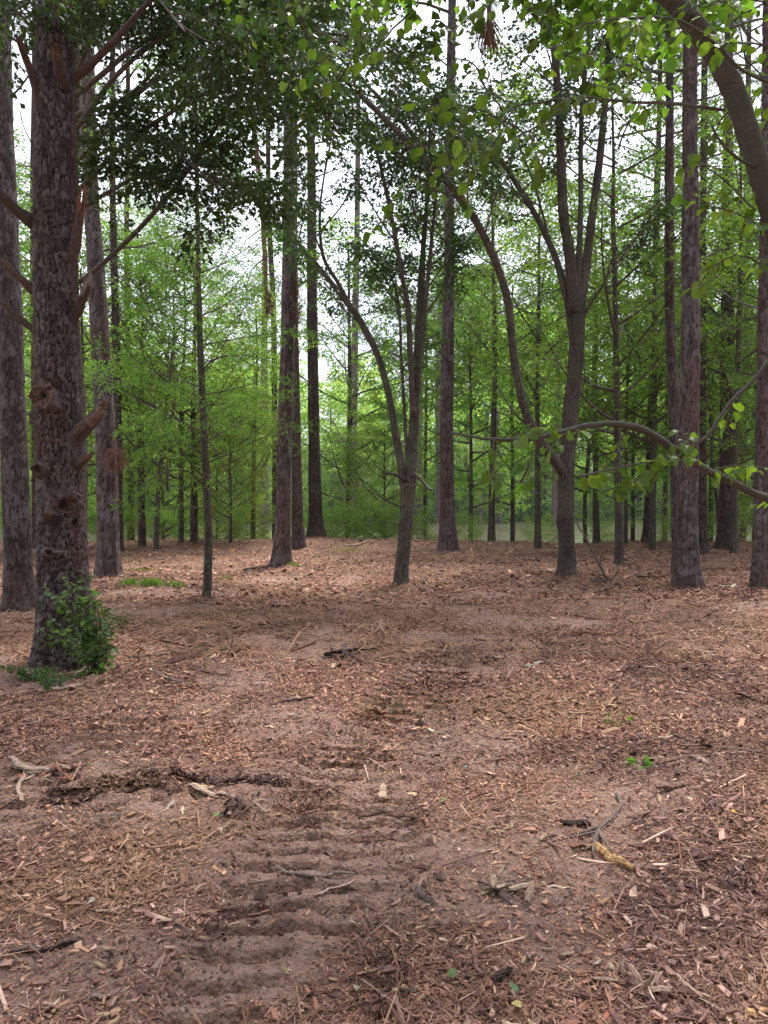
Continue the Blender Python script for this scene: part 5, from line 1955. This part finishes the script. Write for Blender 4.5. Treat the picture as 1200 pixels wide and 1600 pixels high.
stick(1062, 1268, 1110, 1278, 10, 'tan ragged bark piece above the cream splinter', (.33, .22, .17), 46, 'bark_piece', cat='bark piece', flat=.5, splint=True)
stick(130, 1060 + 18, 60, 1082, 6, 'pale split stick lying in front of the thick near pine', (.40, .28, .22), 47)
stick(235, 1052, 285, 1080, 5, 'grey root-like stick on the needle heap', GRY, 48)
stick(70, 1093, 20, 1100, 4, 'thin dark stick left of the pine foot', BRN, 49)
stick(540, 862, 590, 850, 3, 'thin pale fallen twig on the bank at the centre', PAL, 50, 'twig', cat='twig', forks=2)
stick(190, 912, 250, 922, 3, 'thin stick beside the green grass tufts', BRN, 51)
stick(740, 1004, 775, 1001, 6, 'tan stick mid clearing', (.36, .24, .17), 52)
stick(660, 1136, 655, 1122, 5, 'small dark peg near the curled bark plank', DRK, 53, 'peg', cat='peg', bend=0)
stick(255, 1130, 285, 1118, 5, 'dark brown short stick below the needle heap', BRN, 54)
stick(300, 1170, 350, 1168, 4, 'thin tan stick on bare soil above the root clump', (.34, .22, .16), 55)
stick(440, 1100, 490, 1096, 4, 'dark thin stick mid left', DRK, 56)
stick(420, 886, 380, 894, 5, 'dark fallen stick left of the straight pine', DRK, 57)
stick(800, 1068 + 60, 830, 1125, 4, 'short brown stick above the curled bark plank', BRN, 58)
stick(940, 1595, 965, 1575, 14, 'rust red bark flake at bottom right', (.36, .13, .08), 59, 'bark_piece', cat='bark piece', flat=.4)


def heap(px, py, label, cols, n_, spread_, Lp, seed, name='bark_heap', cat='heap', up=.3):
    """a few splintered slabs lying on each other, each its own part"""
    rg = np.random.default_rng(seed)
    x0, y0 = on_ground(px, py)
    o = np.array([x0, y0, ground_z(x0, y0)])
    r = root(name, tuple(o), label, cat)
    for k in range(n_):
        a = rg.random() * 6.28
        c = np.array([rg.normal(0, spread_), rg.normal(0, spread_ * .7), 0])
        c[2] = ground_z(x0 + c[0], y0 + c[1]) - o[2] + .008 + .02 * rg.random()
        L = Lp * (.5 + .8 * rg.random())
        wd = L * (.08 + .2 * rg.random())
        th = wd * .25
        D = nrm(np.array([math.cos(a), math.sin(a), rg.normal(0, up)]))
        U = nrm(np.array([rg.normal(0, .4), rg.normal(0, .4), 1.0]))
        B = nrm(np.cross(U, D))
        U = np.cross(D, B)
        nn = 7
        t = np.linspace(-.5, .5, nn)
        v = []
        for i in range(nn):
            wv = wd * .5 * (1 - .5 * abs(t[i]) * 2 * rg.random()) * (.8 + .4 * rg.random())
            p = c + D * L * t[i] + U * th * (.5 + .8 * math.sin((t[i] + .5) * 3) * rg.random())
            v += [p - B * wv - U * th * .2, p - B * wv * .3 + U * th, p + B * wv * .4 + U * th * .9, p + B * wv - U * th * .2, p - U * th * .4]
        g = Geo()
        cl2 = np.array(cols[int(rg.integers(len(cols)))]) * (.8 + .4 * rg.random())
        g.add(np.array(v), [grid_faces(nn, 5), np.arange(5)[::-1][None], ((nn - 1) * 5 + np.arange(5))[None]], cl2)
        obj('splinter', g.mesh('splinter', M['wood']), r)
    return r


heap(795, 1392, 'heap of splintered bark slabs and chips in the right foreground', [(.3, .2, .14), (.16, .1, .085), (.40, .29, .2), (.13, .08, .07)], 22, .055, .10, 1)
heap(372, 1268, 'dark torn root clump left of the tread marks', [(.15, .09, .07), (.22, .13, .1), (.1, .06, .05), (.3, .2, .15)], 24, .075, .10, 2, 'root_clump', 'roots', .7)
heap(1010, 903, 'dug up root lump right of the forked tree', [(.2, .12, .09), (.14, .08, .06), (.25, .15, .1)], 12, .07, .3, 3, 'root_clump', 'roots', .8)
heap(1024, 904, 'pale split wood next to the dug up root lump', [(.45, .31, .23), (.38, .25, .18)], 3, .05, .28, 4, 'wood_chunk', 'wood chunk', .5)
heap(1138, 918, 'cream wood chunk near the right bank trees', [(.5, .42, .34), (.4, .32, .25)], 3, .05, .3, 5, 'wood_chunk', 'wood chunk', .3)
heap(535, 1025, 'dark dug up root end beside the charred log', [(.09, .055, .045), (.14, .09, .07)], 12, .08, .2, 6, 'root_clump', 'roots', .8)
heap(105, 1210, 'red shredded stump fibres at the left', [(.28, .12, .08), (.2, .09, .07), (.4, .28, .2)], 18, .07, .14, 7, 'root_clump', 'roots', .5)
heap(238, 1238, 'ridge of dark turned soil and roots at left', [(.10, .06, .05), (.14, .085, .07)], 22, .16, .09, 8, 'root_clump', 'roots', .5)
heap(1010, 1545, 'upright shredded fibres in the lower right', [(.26, .16, .12), (.33, .22, .16)], 14, .05, .10, 9, 'root_clump', 'roots', 1.2)
heap(858, 1028, 'small black root knot above the pale grey bark piece', [(.07, .045, .04), (.12, .08, .07)], 8, .04, .12, 10, 'root_clump', 'roots', .8)
heap(1137, 955, 'pale flakes scattered near the right edge', [(.48, .36, .27), (.4, .28, .2)], 6, .16, .2, 11, 'splinter_pile', 'splinters', .2)
heap(1120, 1390, 'dark mulch lump near the right edge', [(.09, .055, .05), (.15, .09, .08)], 14, .07, .07, 12, 'root_clump', 'roots', .6)
heap(780, 1300, 'cluster of pale yellow chips in the right foreground', [(.5, .38, .22), (.42, .3, .18)], 8, .06, .06, 13, 'splinter_pile', 'splinters', .4)


def big_twig():
    """fallen branch propped up right of the forked tree"""
    x0, y0 = on_ground(948, 912)
    o = (x0, y0, ground_z(x0, y0))
    r = root('fallen_branch', o, 'thin dark branch propped up against the forked tree, forked on the ground', 'branch')
    for k, pp in enumerate(([(952, 912, 4), (935, 880, 4), (915, 840, 3), (900, 815, 2), (890, 790, 2)], [(925, 920, 6), (940, 908, 6), (953, 905, 5)], [(940, 890, 3), (938, 870, 2), (945, 862, 2)], [(952, 908, 3), (965, 890, 2), (958, 860, 2)], [(928, 905, 3), (940, 898, 3), (952, 910, 3)])):
        pts, rad = px_path(pp, y0)
        pts[:, 2] = np.maximum(pts[:, 2], o[2] + .01)
        q, rr = resample(pts, rad, .04)
        g = Geo()
        tube(g, q + np.random.default_rng(k).normal(0, .006, q.shape), rr, 6, (.1, .07, .06))
        obj('branch_piece', g.mesh('branch_piece', M['wood'], o), r)


big_twig()


# ---- brown hanging needle bunches and the dead bough
def bunch(px, py, Y, hpx, wpx, label, seed, n_=500, name='needle_bunch'):
    rg = np.random.default_rng(seed)
    c = at(px, py, Y)
    k = Y / FPX
    r = root(name, tuple(c), label, 'dead needles')
    g = Geo()
    t = rg.random(n_)
    P = np.stack([rg.normal(0, wpx * k * .18, n_), rg.normal(0, wpx * k * .18, n_), -(t - .5) * hpx * k], 1) + c
    D = np.stack([rg.normal(0, .35, n_), rg.normal(0, .35, n_), -np.ones(n_)], 1)
    leaf_quads(g, P, D, rg.normal(0, 1, (n_, 3)), .12 + .1 * rg.random(n_), np.full(n_, .009), tints(rg, n_, (.10, .045, .033), (.17, .08, .055)))
    obj('needles', g.mesh('needles', M['brown_needle'], c), r)['kind'] = 'stuff'
    g = Geo()
    tube(g, np.array([c + np.array([0, 0, hpx * k * .6]), c, c - np.array([0.01, 0, hpx * k * .4])]), np.array([.012, .01, .005]), 6)
    obj('twig', g.mesh('twig', M['twig'], c), r)


bunch(462, 462, 16.6, 70, 26, 'brown dead needle bunch hanging on the straight pine left of centre', 1, 700)
bunch(180, 712, 14.0, 30, 46, 'rust brown dead needle clump on the trunk behind the thick near pine', 2, 700)
bunch(418, 470, 15.0, 40, 18, 'small brown needle bunch at the end of the hanging dead bough', 3, 300)
bunch(764, 28, 3.8, 30, 8, 'dark dead leaf cluster hanging at the top centre right', 4, 60)


def dead_bough():
    Y = 12.5
    pp = [(392, 120, 7), (394, 180, 7), (403, 260, 9), (410, 330, 10), (414, 400, 7), (416, 460, 4)]
    pts, rad = px_path(pp, Y)
    o = tuple(pts[0])
    r = root('dead_bough', o, 'red-brown dead pine bough hanging straight down, upper left of centre', 'branch')
    q, rr = resample(pts, rad, .06)
    g = Geo()
    tube(g, q, rr, 9, (.17, .08, .06), disp=knobby(q, rr, 9, 5, .2, 6))
    obj('limb', g.mesh('limb', M['wood'], o, smooth=True), r)
    rg = np.random.default_rng(3)
    for k in range(12):
        i = int(len(q) * (.15 + .8 * k / 12))
        sgn = 1 if k % 2 else -1
        e = q[i] + np.array([sgn * (.15 + .35 * rg.random()), rg.normal(0, .2), -.3 - .4 * rg.random()])
        g = Geo()
        tube(g, np.array([q[i], (q[i] + e) / 2 + np.array([sgn * .06, 0, .06]), e]), np.array([.012, .008, .004]), 5, (.12, .08, .07))
        obj('twig', g.mesh('twig', M['wood'], o), r)


dead_bough()

# ================================================================== larger single chips, bark flakes, fallen leaves
rng = np.random.default_rng(222)
CH = []
for k in range(8):
    g = Geo()
    ln, wd, th = 1.0, .22 + .3 * rng.random(), .07
    tt = np.linspace(-.5, .5, 5)
    v = []
    bow = rng.normal(0, .12)
    for i in range(5):
        ww = wd * .5 * (.5 + .6 * rng.random()) * (1 if 0 < i < 4 else .5)
        z = bow * (tt[i] ** 2) + rng.normal(0, .01)
        sh = rng.normal(0, .03)
        v += [(tt[i] + rng.normal(0, .02), -ww + sh, z), (tt[i], -ww * .6 + sh, z + th), (tt[i], ww * .6 + sh, z + th), (tt[i] + rng.normal(0, .02), ww + sh, z)]
    tone = [(.46, .32, .22), (.55, .42, .30), (.36, .22, .15), (.25, .15, .12), (.42, .25, .14), (.19, .11, .09), (.33, .24, .2), (.50, .34, .2)][k]
    g.add(np.array(v), [grid_faces(5, 4), np.arange(4)[::-1][None], (16 + np.arange(4))[None]], tone)
    CH.append(g.mesh('wood_chip', M['wood']))
kinds = ['tan', 'cream', 'brown', 'grey-brown', 'orange', 'dark brown', 'greyish', 'golden']
zone = lambda x, y_: ('right foreground' if x > .6 else 'left foreground' if x < -.6 else 'centre foreground') if y_ < 4.2 else ('right middle distance' if x > .8 else 'left middle distance' if x < -.8 else 'centre middle distance')
cnt = 0
while cnt < 280:
    d = 2.2 * (9.5 / 2.2) ** rng.random()
    x = (rng.random() * 2 - 1) * d * .5
    s, t, dd, L = track_coords(np.array([x]), np.array([d]), TRACK)
    if dd[0] < .3 and rng.random() < .75:
        continue
    if x < 0 and rng.random() < .35:
        continue
    k = int(rng.integers(8))
    me = CH[k]
    e = .04
    h0 = ground_z(x, d)
    gx_ = (ground_z(x + e, d) - h0) / e
    gy_ = (ground_z(x, d + e) - h0) / e
    N = Vector((-gx_, -gy_, 1)) + Vector(rng.normal(0, .15, 3))
    sz = (.028 + .03 * rng.random() ** 2) * (1 + .13 * d)
    qt = N.to_track_quat('Z', 'Y')
    o = obj('wood_chip', me, loc=(x, d, h0 + .009))
    o.rotation_mode = 'QUATERNION'
    from mathutils import Quaternion
    o.rotation_quaternion = qt @ Quaternion((0, 0, 1), rng.random() * 6.28)
    o.scale = (sz, sz, sz)
    tag(o, f'loose {kinds[k]} wood chip on the mulch in the {zone(x, d)}', 'wood chip', f'{kinds[k]} wood chips lying on the ground')
    cnt += 1

fl = [(1098 + 52, 1277, (.62, .36, .06), 'orange-yellow fallen leaf in the dark litter at right'), (1017, 1480, (.5, .33, .05), 'small yellow fallen leaf lower right'), (986, 1362, (.55, .26, .22), 'pink fallen leaf at the broken end of the orange log'),
      (697, 1254, (.16, .27, .1), 'pale green fallen leaf right of the pale chunk'), (725, 1205, (.12, .15, .12), 'grey-green fallen leaf above the chip mulch'), (805, 1560, (.10, .17, .08), 'green fallen leaf at the bottom right of centre'),
      (815, 1583, (.45, .36, .14), 'yellowish fallen leaf at the bottom'), (333, 1281, (.14, .25, .06), 'fresh green leaf standing in the root clump'), (705, 1538, (.09, .12, .05), 'dark green leaf in the soil at bottom centre'),
      (560, 1552, (.2, .19, .13), 'dry grey-green leaf right of the lower tread marks'), (138, 1418, (.42, .36, .3), 'small pale scrap of leaf at left'), (1006, 1198, (.07, .17, .03), 'glossy green fallen leaf at right'),
      (900, 1218, (.15, .15, .12), 'dull green leaf curled above the dark short stick')]
for k, (px, py, col, lab) in enumerate(fl):
    x0, y0 = on_ground(px, py)
    rg = np.random.default_rng(500 + k)
    g = round_leaf(rg, .034, col)
    o = obj('fallen_leaf', g.mesh('fallen_leaf', M['litter']), loc=(x0, y0, ground_z(x0, y0) + .022))
    o.rotation_euler = (rg.normal(0, .3) + .25, rg.normal(0, .3), rg.random() * 6.28)
    tag(o, lab, 'leaf')

# ---- thin air over the pond
g = Geo()
x0, x1, y0, y1, z0, z1 = -330, 330, -70, 430, -5.0, 60.0
v = [(x, y, z) for z in (z0, z1) for y in (y0, y1) for x in (x0, x1)]
g.add(v, [np.array([(0, 2, 3, 1), (4, 5, 7, 6), (0, 1, 5, 4), (2, 6, 7, 3), (0, 4, 6, 2), (1, 3, 7, 5)])])
m, n, out = mat('haze')
pv = node(n, 'ShaderNodeVolumePrincipled')
pv.inputs['Color'].default_value = (.93, .96, 1.0, 1)
pv.inputs['Density'].default_value = 0.0003
n.links.new(pv.outputs[0], out.inputs['Volume'])
obj('haze', g.mesh('haze', m), kind='stuff')
